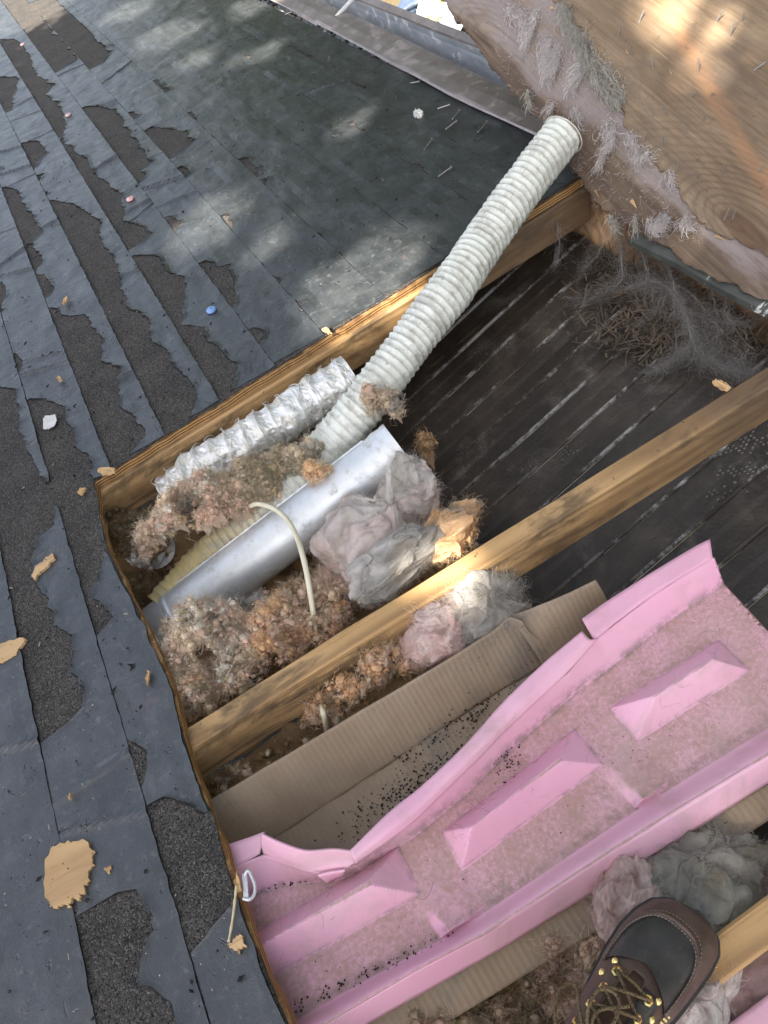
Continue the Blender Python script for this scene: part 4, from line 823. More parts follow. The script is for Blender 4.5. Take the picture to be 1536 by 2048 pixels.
foam_part('torn_flange', [[A(701, 1702, ZC + .012), A(790, 1617, ZC + .012), A(841, 1576, ZC + .012), A(923, 1500, ZC + .010), A(1000, 1414, ZC + .008), A(1087, 1330, ZC + .008), A(1164, 1264, ZC + .006)],
    [A(706, 1716, ZC + .012), A(800, 1642, ZC + .016), A(860, 1592, ZC + .014), A(945, 1506, ZC + .014), A(1005, 1448, ZC + .012), A(1080, 1368, ZC + .010), A(1178, 1280, ZC + .006)],
    [A(709, 1724, ZC + .004), A(810, 1654, ZC + .004), A(872, 1596, ZC + .003), A(962, 1508, ZC + .002), A(1012, 1456, ZC), A(1120, 1358, ZC), A(1194, 1276, ZC)]], 90, 10, 11, .35)
foam_part('curled_strip', [[A(524, 1670, ZC + .025), A(560, 1686, ZC + .025), A(611, 1702, ZC + .022), A(666, 1699, ZC + .02), A(703, 1703, ZC + .015)],
    [A(522, 1690, ZC + .006), A(556, 1712, ZC + .006), A(610, 1728, ZC + .006), A(668, 1722, ZC + .006), A(706, 1714, ZC + .008)],
    [A(528, 1712, ZC - .004), A(572, 1732, ZC - .006), A(634, 1748, ZC - .006), A(682, 1741, ZC - .004), A(709, 1726, ZC)]], 60, 12, 13, .1, 1)
foam_part('broken_flange', [[A(400, 1712, ZC + .004), A(453, 1690, ZC + .004), A(500, 1674, ZC + .004), A(530, 1663, ZC + .004)], [A(410, 1756, ZC), A(462, 1735, ZC), A(500, 1718, ZC), A(519, 1708, ZC)]], 30, 6, 15, .4)
foam_part('torn_tab', [[A(636, 1748, ZC), A(660, 1742, ZC), A(690, 1738, ZC)], [A(655, 1764, ZF + .006), A(668, 1756, ZF + .006), A(684, 1748, ZF + .01)]], 20, 6, 16, .1)
# second foam vent in the lowest bay
l2 = lambda z, dx, dy: [np.array([x, Y3 - .075 + dy, z]) for x in np.linspace(-.2, .75, 20)]
foam2 = empty('foam_vent', (.2, Y3 - .2, -.07), 'pink foam vent showing only a corner in the lowest bay', 'vent'); f20 = np.array((.2, Y3 - .2, -.07))
near_px = [A(1466, 2048, -.03), A(1536, 2000, -.03)]; y20 = float(near_px[0][1])
lns = [[np.array([x, y20 + a, z]) for x in np.linspace(-.15, .8, 20)] for a, z in ((.002, -.032), (-.04, -.028), (-.062, -.066), (-.12, -.068), (-.14, -.034), (-.17, -.034), (-.19, -.066), (-.28, -.068))]
o = sheet_obj(ruled(lns, 60, 60, 21, .001, 1), 'moulded_trough', PINK, foam2, .003, f20, True); setflat(o, .5)
# specks and hair on the foam
sp_ = MB()
for i in range(150):
    f = rnd.random(); u = 560 + 340 * f + rnd.gauss(0, 7); v = 2030 - 160 * f + rnd.gauss(0, 6) if rnd.random() < .75 else 1760 + rnd.gauss(0, 5); 
    if v < 1800: u = rnd.uniform(515, 640); v = 1782 - (u - 515) * .2 + rnd.gauss(0, 3)
    x, y, _ = A(u, v, ZF); sp_.add(*rockverts((x, y, ZF + .0035), rnd.uniform(.0006, .002)))
for i in range(120):
    x, y, _ = A(rnd.gauss(1015, 18), rnd.gauss(1525, 20), ZF); sp_.add(*rockverts((x, y, ZF + .0035), rnd.uniform(.0006, .0018)))
for i in range(160):
    x, y, _ = A(rnd.uniform(600, 1500), rnd.uniform(1250, 1950), ZF)
    if yn(x) + .01 < y < yf(x) - .01 and not any(hip(np.array([x]), np.array([y]), *b)[0] > 0 for b in bars): sp_.add(*rockverts((x, y, ZF + .003), rnd.uniform(.0005, .0013)))
tag(sp_.build('dirt_crumbs', bpy.data.materials['black_dirt'], None, fo0), 'black crumbs caught in the creases of the pink foam', 'dirt', kind='stuff')
# cardboard strip under the near edge of the foam
c2 = [A(650, 2090, -.078), A(800, 2000, -.078), A(1100, 1830, -.078), A(1330, 1690, -.078), A(1560, 1550, -.078)]; c3 = [A(760, 2130, -.090), A(890, 2048, -.090), A(1050, 1950, -.090), A(1208, 1853, -.090), A(1330, 1775, -.090), A(1560, 1625, -.090)]
o = sheet_obj(ruled([c2, c3], 90, 10, 33, .0015, 1), 'cardboard_vent', CARD, None, .002, c2[2], True); tag(o, 'dark ribbed cardboard edge sticking out under the near side of the pink foam', 'vent')
c4 = [A(1300, 1700, -.135), A(1400, 1640, -.135), A(1560, 1560, -.135)]; c5 = [A(1340, 1790, -.15), A(1440, 1720, -.15), A(1580, 1650, -.15)]

# ------------------------------------------------------------------ flipped plywood sheet over the eave
Bp, Ap = at(1536, 598, -.015), at(883, 0, .235)
exv = Ap - Bp; LAB = np.linalg.norm(exv); exv /= LAB
al = math.radians(38); wv = np.array([math.cos(al), 0, math.sin(al)]); wv -= exv * wv.dot(exv); wv /= np.linalg.norm(wv); nv = np.cross(exv, wv)
if nv[2] < 0: nv = -nv
ep = [(883, 0), (905, 32), (930, 62), (968, 112), (998, 155), (1030, 192), (1088, 246), (1130, 312), (1163, 365), (1190, 402), (1218, 430), (1270, 462), (1333, 500), (1440, 562), (1536, 598)]
EL = []
for u, v in ep:
    p = atplane(u, v, Bp, nv) - Bp; EL.append((p.dot(exv), p.dot(wv)))
EL = np.array(EL)[::-1]
sm4 = Matrix((( exv[0], wv[0], nv[0], Bp[0]), (exv[1], wv[1], nv[1], Bp[1]), (exv[2], wv[2], nv[2], Bp[2]), (0, 0, 0, 1)))
if np.dot(np.cross(exv, wv), nv) < 0:                                   # keep the frame right-handed: flip the long axis
    sm4 = Matrix(((-exv[0], wv[0], nv[0], Bp[0]), (-exv[1], wv[1], nv[1], Bp[1]), (-exv[2], wv[2], nv[2], Bp[2]), (0, 0, 0, 1))); EL[:, 0] *= -1; EL = EL[::-1]
SX = -1 if EL[0, 0] < EL[-1, 0] and EL[0, 0] < -.5 else 1
shroot = bpy.data.objects.new('plywood_sheet', None); scn.collection.objects.link(shroot); shroot.matrix_world = T @ sm4
tag(shroot, 'torn up plywood roof sheet flipped underside up, nails sticking through', 'plywood')
lo, hi = EL[:, 0].min(), EL[:, 0].max(); sx = np.linspace(lo - .25, hi + .25, 260); eo = EL[np.argsort(EL[:, 0])]
sy0 = np.interp(sx, eo[:, 0], eo[:, 1]) + .004 * n1(sx, 30, 61) + .003 * n1(sx, 110, 62)
def onsheet(u, v, h=0.0):
    p = atplane(u, v, Bp, nv) - Bp; return np.array([p.dot(np.array(sm4.col[0][:3])), p.dot(wv), h])
kc = onsheet(1474, 452); HS = .62
SH_LOW = m_sheet('dusty_plywood', kc[0] - .8, .02, True); s1_, s2_ = onsheet(1322, 10)[:2], onsheet(1500, 300)[:2]; SH_UP = m_sheet('bare_plywood', kc[0], kc[1], False, (tuple(s1_), tuple((s2_ - s1_) / np.linalg.norm(s2_ - s1_))))
def ply(name, y_lo, y_hi, zoff, mat, seed):
    tt = np.r_[0, .004, .02, np.linspace(.05, 1, 30)]; P = np.zeros((len(sx), len(tt), 3)); P[:, :, 0] = sx[:, None]; P[:, :, 1] = y_lo[:, None] + (y_hi - y_lo)[:, None] * tt[None]; q = P.reshape(-1, 3)
    q[:, 2] += zoff + .0022 * fbm(q * np.array([1, 1, 0]), 3, 2, 63) - .004 * np.exp(-(q[:, 1] - np.repeat(y_lo, len(tt))) / .006) * (.6 + fbm(q, 60, 2, seed))
    o = MB().grid(P).build(name, mat, shroot, (0, 0, 0), True); s_ = o.modifiers.new('thick', 'SOLIDIFY'); s_.thickness = .012; s_.offset = -1; return o
ul = np.array([onsheet(u, v)[:2] for u, v in ((1060, -60), (1120, 0), (1167, 62), (1190, 150), (1250, 232), (1282, 296), (1330, 345), (1384, 430), (1426, 464), (1480, 492), (1536, 520))]); ul = ul[np.argsort(ul[:, 0])]
uy = np.interp(sx, ul[:, 0], ul[:, 1]); uy += .006 * n1(sx, 14, 67) + .004 * n1(sx, 60, 68) + .003 * np.sign(n1(sx, 35, 69))
uy = np.maximum(uy, sy0 + .02)
ply('lower_panel', sy0, np.full(len(sx), HS), 0, SH_LOW, 65); ply('upper_panel', uy, np.full(len(sx), HS), .0085, SH_UP, 66)
nail_px = [(1500, 25, 1488, 45), (1448, 30, 1436, 48), (1478, 62, 1462, 78), (1518, 125, 1512, 145), (1320, 118, 1310, 142), (1288, 95, 1268, 112), (1408, 130, 1400, 148), (1395, 180, 1388, 198), (1525, 270, 1512, 285), (1460, 340, 1448, 352), (1408, 345, 1398, 360), (1340, 280, 1330, 292),
           (1300, 270, 1290, 285), (1370, 325, 1358, 338), (1465, 430, 1452, 442), (1480, 425, 1468, 440), (1530, 338, 1520, 348), (1240, 318, 1252, 330), (1210, 118, 1190, 130), (1060, 115, 1045, 124), (1265, 350, 1256, 362), (1335, 360, 1327, 378), (1290, 30, 1282, 48), (1385, 260, 1374, 270), (1345, 215, 1336, 232), (1420, 232, 1410, 246), (1250, 60, 1240, 75)]
nm = MB(); nm.tube([(0, 0, -.004), (0, 0, .017), (0, 0, .022)], [.0015, .0015, .0003], 6); nail0 = nm.build('nail', simple('bright_nail', (.30, .29, .28), (.48, .47, .46), 90, .45, metal=.5), shroot)
ndata = nail0.data
for i, (u, v, u2, v2) in enumerate(nail_px):
    o = nail0 if i == 0 else nail0.copy()
    if i: scn.collection.objects.link(o); o.parent = shroot
    p = onsheet(u2, v2); p[2] = .0085 if p[1] > np.interp(p[0], sx, uy) else 0; o.location = p; o.rotation_euler = (rnd.gauss(-.45, .25), rnd.gauss(.25, .25), 0); o.scale = (1, 1, rnd.uniform(.9, 1.5))
# splinters and clinging glass wool on it
spm = MB()
for u, v in ((1285, 45), (1240, 92), (1100, 15), (1262, 400), (1190, 380), (1430, 470), (1330, 130), (1235, 180)):
    p = onsheet(u, v); a = rnd.uniform(-.2, .2); d = np.array([math.cos(a), math.sin(a), .25]); L_ = rnd.uniform(.02, .05); sd_ = np.array([-math.sin(a), math.cos(a), 0]) * rnd.uniform(.0015, .004)
    spm.add([p - sd_, p + sd_, p + d * L_, p + d * L_ * .4 + sd_ + np.array([0, 0, .003])], [(0, 1, 3), (0, 3, 2), (1, 2, 3), (0, 2, 1)])
tag(spm.build('splinters', CHIP, shroot), kind='stuff')
wool = Big(); LIL = np.array((.66, .605, .575))
def lock(pix, n, spread, col, h=.012):
    """a combed hank of wool following traced points on the sheet"""
    c = spline([onsheet(u, v, hh) for (u, v), hh in zip(pix, np.r_[.003, np.full(len(pix) - 2, h), h * 1.3])], 40); m = n; k = (rng.random(m) ** 1.3 * 32).astype(int); d = c[np.minimum(k + 7, 39)] - c[k]
    wdt = spread * (1 - .7 * k / 40); off = rng.normal(size=(m, 3)) * wdt[:, None] * np.array([1, 1, .35])
    wool.fibres(c[k] + off, d / (np.linalg.norm(d, axis=1)[:, None] + 1e-9) + .22 * rng.normal(size=(m, 3)), rng.uniform(.012, .035, m), rng.uniform(.0003, .0009, m), np.clip(np.array(col) * rng.uniform(.65, 1.25, (m, 1)), 0, .8), .45, 4)
    bl = spline(c[::6], 24); wool_core.append((bl, spread * .55 * np.linspace(1, .3, 24), col))
wool_core = []
Z3 = lambda x, y: (1000 + x / 2.866, y / 2.866)
GB = np.array((.50, .47, .41))
for pix, n, sp_k, col in (([(370, 30), (390, 120), (440, 230), (500, 330), (520, 400)], 900, .010, GB), ([(480, 200), (510, 330), (560, 460), (640, 560), (720, 650), (745, 720)], 1300, .012, GB), ([(560, 360), (620, 430), (700, 540), (745, 640)], 500, .014, GB),
        ([(270, 230), (280, 330), (290, 430), (290, 520)], 600, .010, LIL), ([(330, 280), (330, 380), (310, 470)], 450, .009, LIL), ([(120, 60), (150, 160), (170, 240), (165, 320)], 260, .006, LIL), ([(215, 70), (205, 160), (180, 280)], 260, .006, LIL), ([(490, 370), (460, 440), (430, 500), (420, 560)], 420, .008, LIL),
        ([(610, 720), (650, 800), (640, 860), (590, 910)], 520, .008, LIL), ([(600, 880), (590, 950), (570, 1010)], 90, .003, LIL), ([(740, 780), (790, 860), (800, 920), (770, 960)], 420, .006, LIL), ([(820, 850), (860, 880), (850, 920), (900, 940)], 120, .003, LIL), ([(930, 1240), (950, 1290), (930, 1330)], 300, .007, LIL), ([(850, 1260), (880, 1320), (930, 1340)], 120, .004, LIL), ([(1060, 1250), (1080, 1300), (1110, 1320)], 160, .005, LIL),
        ([(960, 980), (1000, 1040), (1010, 1100)], 120, .003, LIL), ([(60, 60), (90, 90), (130, 120)], 200, .009, LIL), ([(430, 620), (450, 680), (500, 720)], 80, .006, LIL), ([(310, 590), (310, 640), (300, 660)], 80, .003, LIL), ([(160, 520), (180, 580), (200, 640)], 90, .006, GB), ([(640, 1240), (660, 1290), (700, 1330)], 90, .005, GB), ([(780, 1240), (790, 1300)] + [(800, 1340)], 60, .003, GB)):
    lock([Z3(*p) for p in pix], n, sp_k, col)
for bl, r, col in wool_core:
    N_, B_, _ = frames(bl); a = np.linspace(0, 2 * np.pi, 11)[:-1]; P = bl[:, None] + r[:, None, None] * (np.cos(a)[None, :, None] * N_[:, None] + .5 * np.sin(a)[None, :, None] * B_[:, None]); P = P + .004 * np.stack([fbm(P.reshape(-1, 3), 90, 3, 5 + j) for j in range(3)], 1).reshape(P.shape)
    i, j = np.meshgrid(np.arange(23), np.arange(10), indexing='ij'); k = (i * 10 + j).ravel(); k2 = (i * 10 + (j + 1) % 10).ravel(); wool.add(P.reshape(-1, 3), np.vstack([np.stack([k, k + 10, k2 + 10], 1), np.stack([k, k2 + 10, k2], 1)]), np.tile(np.array(col) * .85, (240, 1)))
m = 2600; p = np.array([onsheet(*Z3(u, v), .001) for u, v in np.stack([rng.uniform(0, 1200, m), rng.uniform(0, 1400, m)], 1)]); ll = np.interp(p[:, 0], sx, uy); l0_ = np.interp(p[:, 0], sx, sy0); p = p[(p[:, 1] < ll + .004) & (p[:, 1] > l0_ - .003)]; m = len(p)
wool.fibres(p, np.array([.2, -.5, .35]) + .7 * rng.normal(size=(m, 3)), rng.uniform(.004, .016, m), rng.uniform(.0002, .0005, m), np.clip(LIL * rng.uniform(.6, 1.2, (m, 1)), 0, .8), .9, 4)
tag(wool.build('clinging_wool', FIB, shroot), 'grey shreds of glass wool hanging on the sheet', kind='stuff')
# painted trim strip nailed under the torn edge
pl = [atplane(u, v, Bp, nv) - nv * .020 for u, v in ((1250, 478), (1300, 503), (1350, 528), (1430, 575), (1560, 640))]
PAINT = NT('flaking_paint'); f_ = PAINT.noise(9, 6, .7, .5, PAINT.map((1, .35, 1))); pm_ = PAINT.out(PAINT.mix(PAINT.step(f_, .58, .62), PAINT.ramp(PAINT.noise(14, 5), [(.3, (.03, .032, .028)), (.7, (.085, .092, .08))]), (.55, .55, .52)), .6, PAINT.bump(f_, .5, .003), 0, .3)
c_ = spline(pl, 40); Pt = np.stack([c_ + wv * .022 + nv * .006, c_ + wv * .004 + nv * .005, c_ - wv * .004 - nv * .006, c_ + wv * .016 - nv * .03], 1); Pt = Pt + .003 * fbm(Pt.reshape(-1, 3), 14, 3, 3).reshape(40, 4)[:, :, None] * nv; Pl = Pt.reshape(-1, 3) - Bp
Lm = np.array([[v_.dot(np.array(sm4.col[0][:3])), v_.dot(wv), v_.dot(nv)] for v_ in Pl]).reshape(Pt.shape)
MB().grid(Lm, closed_v=True).build('painted_trim', pm_, shroot)

# ------------------------------------------------------------------ shredded debris and strands by the eave
nest = MB()
for i in range(3600):
    u, v = rnd.gauss(1390, 95), rnd.gauss(630, 58)
    if v < 545 + (u - 1250) * .3 - 40 or v > 730: continue
    p = atplane(u, v, sp0, sn)
    if p[1] < Y2 + .05 and p[1] > Y2 - .01 or p[0] > .985: continue
    a = rnd.gauss(.6, .9); L_ = rnd.uniform(.012, .06); w = rnd.uniform(.0005, .0022); h = rnd.uniform(.004, .05); d = np.array([math.cos(a), math.sin(a), rnd.gauss(0, .35)]); sd_ = np.array([-math.sin(a), math.cos(a), rnd.gauss(0, .4)]) * w; c = p + np.array([0, 0, h]); b_ = np.array([0, 0, .003 * rnd.gauss(0, 1)])
    nest.add([c - d * L_ / 2 - sd_, c - d * L_ / 2 + sd_, c + sd_ + b_, c - sd_ + b_, c + d * L_ / 2 - sd_ * .4, c + d * L_ / 2 + sd_ * .4], [(0, 1, 2, 3), (3, 2, 5, 4)])
no = nest.build('nest_litter', m_wood('rotten_shreds', [(.07, .052, .036), (.17, .13, .09), (.03, .022, .016)], 'x', 20, .4, (.04, .03, .02), .5), None, atplane(1350, 620, sp0, sn)); no.modifiers.new('thick', 'SOLIDIFY').thickness = .0008
tag(no, 'heap of dark shredded wood and nest litter on the soffit below the plywood', 'debris', kind='stuff')
web = bare('cobweb_strands', atplane(1300, 600, sp0, sn) + np.array([0, 0, .05])); tag(web, 'dusty grey cobweb strands hanging over the nest litter', 'cobweb'); wo = np.array(atplane(1300, 600, sp0, sn) + np.array([0, 0, .05]))
def S(u, v, h): p = atplane(u, v, sp0, sn); d = ray(u, v); d = d / np.linalg.norm(d); return p - d * h
WEB = simple('dusty_web', (.20, .185, .17), (.36, .34, .32), 60, .95)
strands = [([(1235, 425, .16), (1243, 520, .12), (1240, 560, .08), (1195, 590, .03), (1150, 610, .01)], .0020), ([(1270, 440, .16), (1290, 520, .11), (1295, 560, .09), (1260, 575, .06), (1200, 592, .03)], .0022), ([(1290, 555, .09), (1340, 580, .09), (1370, 630, .09), (1392, 700, .08)], .0026), ([(1310, 470, .15), (1345, 560, .11), (1375, 640, .09), (1405, 720, .06)], .0016), ([(1395, 700, .08), (1440, 730, .09), (1500, 748, .10)], .0022),
           ([(1230, 440, .15), (1200, 500, .1), (1165, 540, .04)], .0008), ([(1120, 595, .01), (1180, 596, .02), (1230, 590, .03)], .0007), ([(1300, 560, .09), (1370, 580, .08), (1440, 660, .06), (1470, 690, .06)], .0010), ([(1385, 500, .14), (1430, 600, .10), (1440, 700, .06)], .0008), ([(1385, 690, .07), (1345, 720, .05), (1300, 745, .01)], .0014), ([(1445, 560, .14), (1460, 640, .09), (1525, 640, .07)], .0006), ([(1100, 400, .22), (1118, 470, .18), (1110, 530, .1)], .0006), ([(1330, 590, .09), (1290, 640, .05), (1260, 660, .02)], .0006), ([(1350, 600, .09), (1420, 640, .08), (1500, 650, .08)], .0007)]
for P_, r in strands:
    p = spline([S(*k) for k in P_], 34); p += .004 * np.stack([n1(np.arange(34), .35, 500 + int(P_[0][0]) + j, 3) for j in range(3)], 1)
    MB().tube(p, r * .5 * (1 + .6 * n1(np.arange(34), .6, 3)), 6).build('strand', WEB, web, wo, True)
fz = Big()
for P_, r in strands:
    p = spline([S(*k) for k in P_], 60); m = 900 if r > .001 else 200; k = rng.integers(0, 59, m); d = p[k + 1] - p[k]
    fz.fibres(p[k] + rng.normal(0, .003, (m, 3)), d / np.linalg.norm(d, axis=1)[:, None] * 1.2 + .5 * rng.normal(size=(m, 3)), rng.uniform(.01, .045, m), rng.uniform(.00012, .0003, m), np.clip(np.array((.33, .31, .29)) * rng.uniform(.6, 1.2, (m, 1)), 0, 1), .6, 4)
for (u, v, n, sp2) in ((1400, 705, 700, .022), (1430, 660, 500, .03), (1300, 575, 500, .02), (1350, 610, 400, .028), (1200, 520, 120, .05), (1480, 740, 400, .018)):
    c = S(u, v, .07); p = c + rng.normal(0, sp2, (n, 3)) * np.array([1, 1, .6]); fz.fibres(p, np.array([.5, .3, .1]) + rng.normal(size=(n, 3)), rng.uniform(.015, .05, n), rng.uniform(.0001, .00028, n), np.clip(np.array((.30, .28, .26)) * rng.uniform(.6, 1.2, (n, 1)), 0, 1), .8, 5)
tag(fz.build('fuzz', FIB, web, wo), kind='stuff')

# ------------------------------------------------------------------ litter on the deck
def plate(name, P, z, thick, mat, label, cat, group=None, jig=.0006, n=4, curl=0.0):
    out = []
    for a, b in zip(P, P[1:] + P[:1]):
        for f in np.linspace(0, 1, n, endpoint=False): p = at(a[0] + (b[0] - a[0]) * f, a[1] + (b[1] - a[1]) * f, z); out.append(p + rng.normal(0, jig, 3) * np.array([1, 1, 1 + curl]))
    c = np.mean(out, 0); o = MB().prism(out, thick).build(name, mat, None, c); return tag(o, label, cat, group)
CG = 'wood chips lying on the felt'
chips = [([(193, 940), (200, 934), (228, 936), (229, 944), (205, 950)], 'orange wood chip at the corner of the opening'), ([(155, 984), (160, 976), (171, 974), (168, 982), (158, 990)], 'pale wood chip beside the corner of the opening'),
         ([(124, 606), (128, 596), (135, 593), (136, 598), (127, 608)], 'small brown wood chip curled on a bright blue grey felt strip'), ([(112, 756), (118, 752), (124, 758), (118, 762)], 'little orange chip beside a pit in the felt'), ([(642, 658), (650, 654), (658, 660), (662, 664), (655, 666)], 'tan wood chip next to the cut edge near a sunny patch'),
         ([(290, 1356), (295, 1340), (298, 1343), (294, 1370)], 'straw coloured sliver on the felt left of the loose heap'), ([(1425, 765), (1432, 757), (1452, 765), (1462, 775), (1445, 780)], 'orange splinter on the middle rafter near the eave'),
         ([(136, 1594), (139, 1585), (142, 1590), (138, 1600)], 'thin pale chip above the big bare wood patch'), ([(468, 1768), (473, 1742), (479, 1765), (482, 1782), (474, 1784)], 'yellow splinter beside the small metal bracket')]
for i, (P_, lb) in enumerate(chips): plate('wood_chip', P_, .012 if 'rafter' not in lb else -.010, .004, CHIP, lb, 'wood chip', CG, .0007, 4, 1)
PAPER = simple('dirty_paper', (.50, .49, .45), (.66, .65, .61), 40, .8, bump=.4)
plate('paper_scrap', [(86, 838), (90, 832), (110, 828), (113, 842), (108, 852), (96, 858), (86, 858)], .010, .001, PAPER, 'square scrap of off white paper on a rough felt patch', 'paper', None, .0006, 4, 0)
plate('paper_scrap', [(826, 226), (830, 220), (838, 217), (846, 223), (842, 228), (834, 230)], .013, .006, PAPER, 'crumpled white scrap on the dark felt near the flashing', 'paper', None, .002, 3, 2)
for (u, v, col, lb) in ((260, 397, (.75, .42, .40), 'pink plastic cap washer beside a long rough patch, lowest of the pink ones'), (45, 88, (.72, .45, .44), 'pink plastic cap washer nearest the upper left corner'), (136, 229, (.70, .44, .43), 'pink plastic cap washer between the other two pink ones'), (422, 619, (.20, .34, .66), 'blue plastic cap washer on the felt')):
    c = at(u, v, .006); mb = MB(); th = np.linspace(0, 2 * np.pi, 24, endpoint=False); prof = [(.0, .0036), (.003, .0036), (.0036, .0020), (.0075, .0026), (.0110, .0022), (.0122, .0006), (.0122, -.003)]
    P = np.array([[c + np.array([r * math.cos(a), r * math.sin(a), h]) for a in th] for r, h in prof]); mb.grid(P, closed_v=True)
    o = mb.build('plastic_washer', simple('cap_plastic', col, tuple(k * .85 for k in col), 60, .4, bump=.1), None, c, True); tag(o, lb, 'washer', 'plastic washers stuck in the felt')
    nh = MB(); nh.grid(np.array([[c + np.array([r * math.cos(a), r * math.sin(a), h]) for a in th[::2]] for r, h in ((.0, .0048), (.0024, .0046), (.0026, .0036))]), closed_v=True); nh.build('nail_head', NAIL, o, c)
nl = [((876, 217), (900, 209), 'roofing nail farthest from the hose among the four lying by the flashing'), ((905, 238), (919, 221), 'roofing nail standing steepest in the group of four by the flashing'), ((892, 258), (913, 242), 'roofing nail lowest in the group of four by the flashing'), ((956, 264), (974, 243), 'roofing nail by the flashing nearest the top of the white hose'), ((849, 299), (864, 278), 'single roofing nail in the middle of the dark felt'), ((878, 352), (903, 334), 'roofing nail on the rust stain left of the hose'), ((821, 166), (839, 163), 'roofing nail touching the flashing edge'), ((570, 29), (585, 23), 'roofing nail at the far top end of the flashing')]
for a, b, lb in nl:
    p, q_ = at(*a, .008), at(*b, .013); d = (q_ - p) / np.linalg.norm(q_ - p); mb = MB(); mb.tube([p - d * .002, p, q_ - d * .001, q_ - d * .0008, q_], [.0004, .0018, .0018, .0045, .0045], 8); o = mb.build('roofing_nail', NAIL, None, p); tag(o, lb, 'nail', 'loose roofing nails on the felt')
# little galvanised bracket and straw at the cut edge
br = empty('metal_bracket', at(490, 1775, -.004), 'small galvanised wire bracket hooked on the cut edge of the deck', 'bracket'); bo = np.array(at(490, 1775, -.004))
MB().prism([at(484, 1748, .006), at(493, 1746, .006), at(497, 1796, .006), at(487, 1798, .006)], .0015).build('plate', STEEL, br, bo)
lp_ = spline([at(488, 1752, .006), at(496, 1741, .008), at(503, 1752, .006), at(510, 1772, .004), at(508, 1790, .004), at(498, 1799, .006), at(486, 1797, .006)], 40); MB().tube(lp_, .0022, 8).build('loop', STEEL, br, bo, True)
sp2 = spline([at(473, 1770, .012), at(470, 1800, .011), at(465, 1840, .011), at(457, 1884, .010)], 20); st = MB().tube(sp2, .0016 * (1 + .25 * n1(np.arange(20), .7, 2)), 6).build('straw', simple('straw_yellow', (.50, .40, .22), (.66, .56, .34), 60, .6), None, sp2[0], True); tag(st, 'dry straw stalk lying along the cut edge by the bracket', 'straw')
gr = MB()
for i in range(4200):
    x, y = (rnd.uniform(-.9, 1.0), rnd.uniform(-.1, 3.0)) if i % 2 else (rnd.uniform(-.9, .05), rnd.uniform(.1, 2.2))
    if y < deck_y(x) + .02 and x > edge_x(min(y, 1.28)) - .02: continue
    gr.add(*rockverts((x, y, .0075), rnd.choice([.0007, .0009, .0012, .0016, .0030 if rnd.random() < .3 else .001])))
tag(gr.build('grit', simple('dark_grit', (.012, .012, .012), (.05, .045, .04), 70, .9), None, (-.3, 1, 0)), 'dark grit and bits of torn felt scattered over the deck', 'grit', kind='stuff')
gr = MB()
for i in range(95):
    u, v = (rnd.uniform(0, 480), rnd.uniform(1000, 2040)) if rnd.random() < .75 else (rnd.uniform(0, 900), rnd.uniform(100, 1000)); x, y, _ = at(u, v)
    if y < deck_y(x) + .02 and x > edge_x(min(y, 1.28)) - .02: continue
    a = rnd.uniform(0, 3.1); L_ = rnd.choice([.0010, .0014, .002, .003, .008]); gr.box((x, y, .008), (L_, rnd.uniform(.0004, .0009), .0007), rz(a))
tag(gr.build('pale_slivers', bpy.data.materials['straw_yellow'], None, (-.4, .6, 0)), 'tiny pale slivers and splinters scattered over the felt', 'grit', kind='stuff')

# ------------------------------------------------------------------ boot
toe, back = at(1392, 1812, .03), at(1222, 2048, .065)
fd = toe - back; fd[2] = 0; fd /= np.linalg.norm(fd); ld_ = np.array([-fd[1], fd[0], 0])
BL = .305; heel = np.array([toe[0], toe[1], 0]) - fd * BL; heel[2] = ZR + .002
boot = bpy.data.objects.new('boot', None); scn.collection.objects.link(boot)
boot.matrix_world = T @ Matrix(((fd[0], ld_[0] * .86, 0, heel[0]), (fd[1], ld_[1] * .86, 0, heel[1]), (0, 0, 1, heel[2]), (0, 0, 0, 1)))
tag(boot, 'worn dark brown leather lace up boot with brass eyelets standing on the rafter', 'boot')
LB = m_leather('brown_leather', (.048, .029, .021), (.115, .074, .055), .5); LD = m_leather('dark_blue_leather', (.022, .021, .021), (.055, .050, .047), .44); LT = m_leather('tongue_leather', (.040, .018, .011), (.075, .036, .022), .6, 90); SOLE = simple('sole_rubber', (.018, .015, .013), (.04, .034, .03), 40, .7)
LACE = NT('lace_cord'); wv_ = LACE.voro(520); LACEM = LACE.out(LACE.ramp(wv_, [(.25, (.03, .022, .015)), (.5, (.16, .115, .06))]), .8, LACE.bump(wv_, .6, .0008), 0, .2); STI = simple('stitch_thread', (.16, .13, .10), (.26, .21, .16), 200, .8)
s0 = .026
kx = np.array([0, .02, .06, .10, .14, .18, .21, .24, .265, .285, .298, .305]); kw = np.array([.021, .030, .034, .036, .039, .045, .0495, .0515, .050, .044, .031, .004])
kh = np.array([.165, .168, .17, .165, .125, .098, .083, .070, .061, .052, .041, .026]); koff = np.array([0, 0, 0, 0, .001, .003, .004, .004, .002, -.001, -.004, -.007])
def prof(x): return np.interp(x, kx, kw), np.interp(x, kx, kh), np.interp(x, kx, koff)
def bsurf(x, a, e=0.0):
    """point on the upper: a from 0 (outside bottom) over pi/2 (top) to pi"""
    w, h, o = prof(x); c, s = math.cos(a), math.sin(a); pw = .72
    return np.array([x, o + (w + e) * math.copysign(abs(c) ** pw, c), s0 + (h - s0 + e) * abs(s) ** (.80 if x > .17 else .6)])
xsb = np.r_[np.linspace(0, .27, 46), .275, .28, .285, .290, .294, .298, .301, .3035, .305]; ang = np.linspace(0, math.pi, 41)
from math import pi
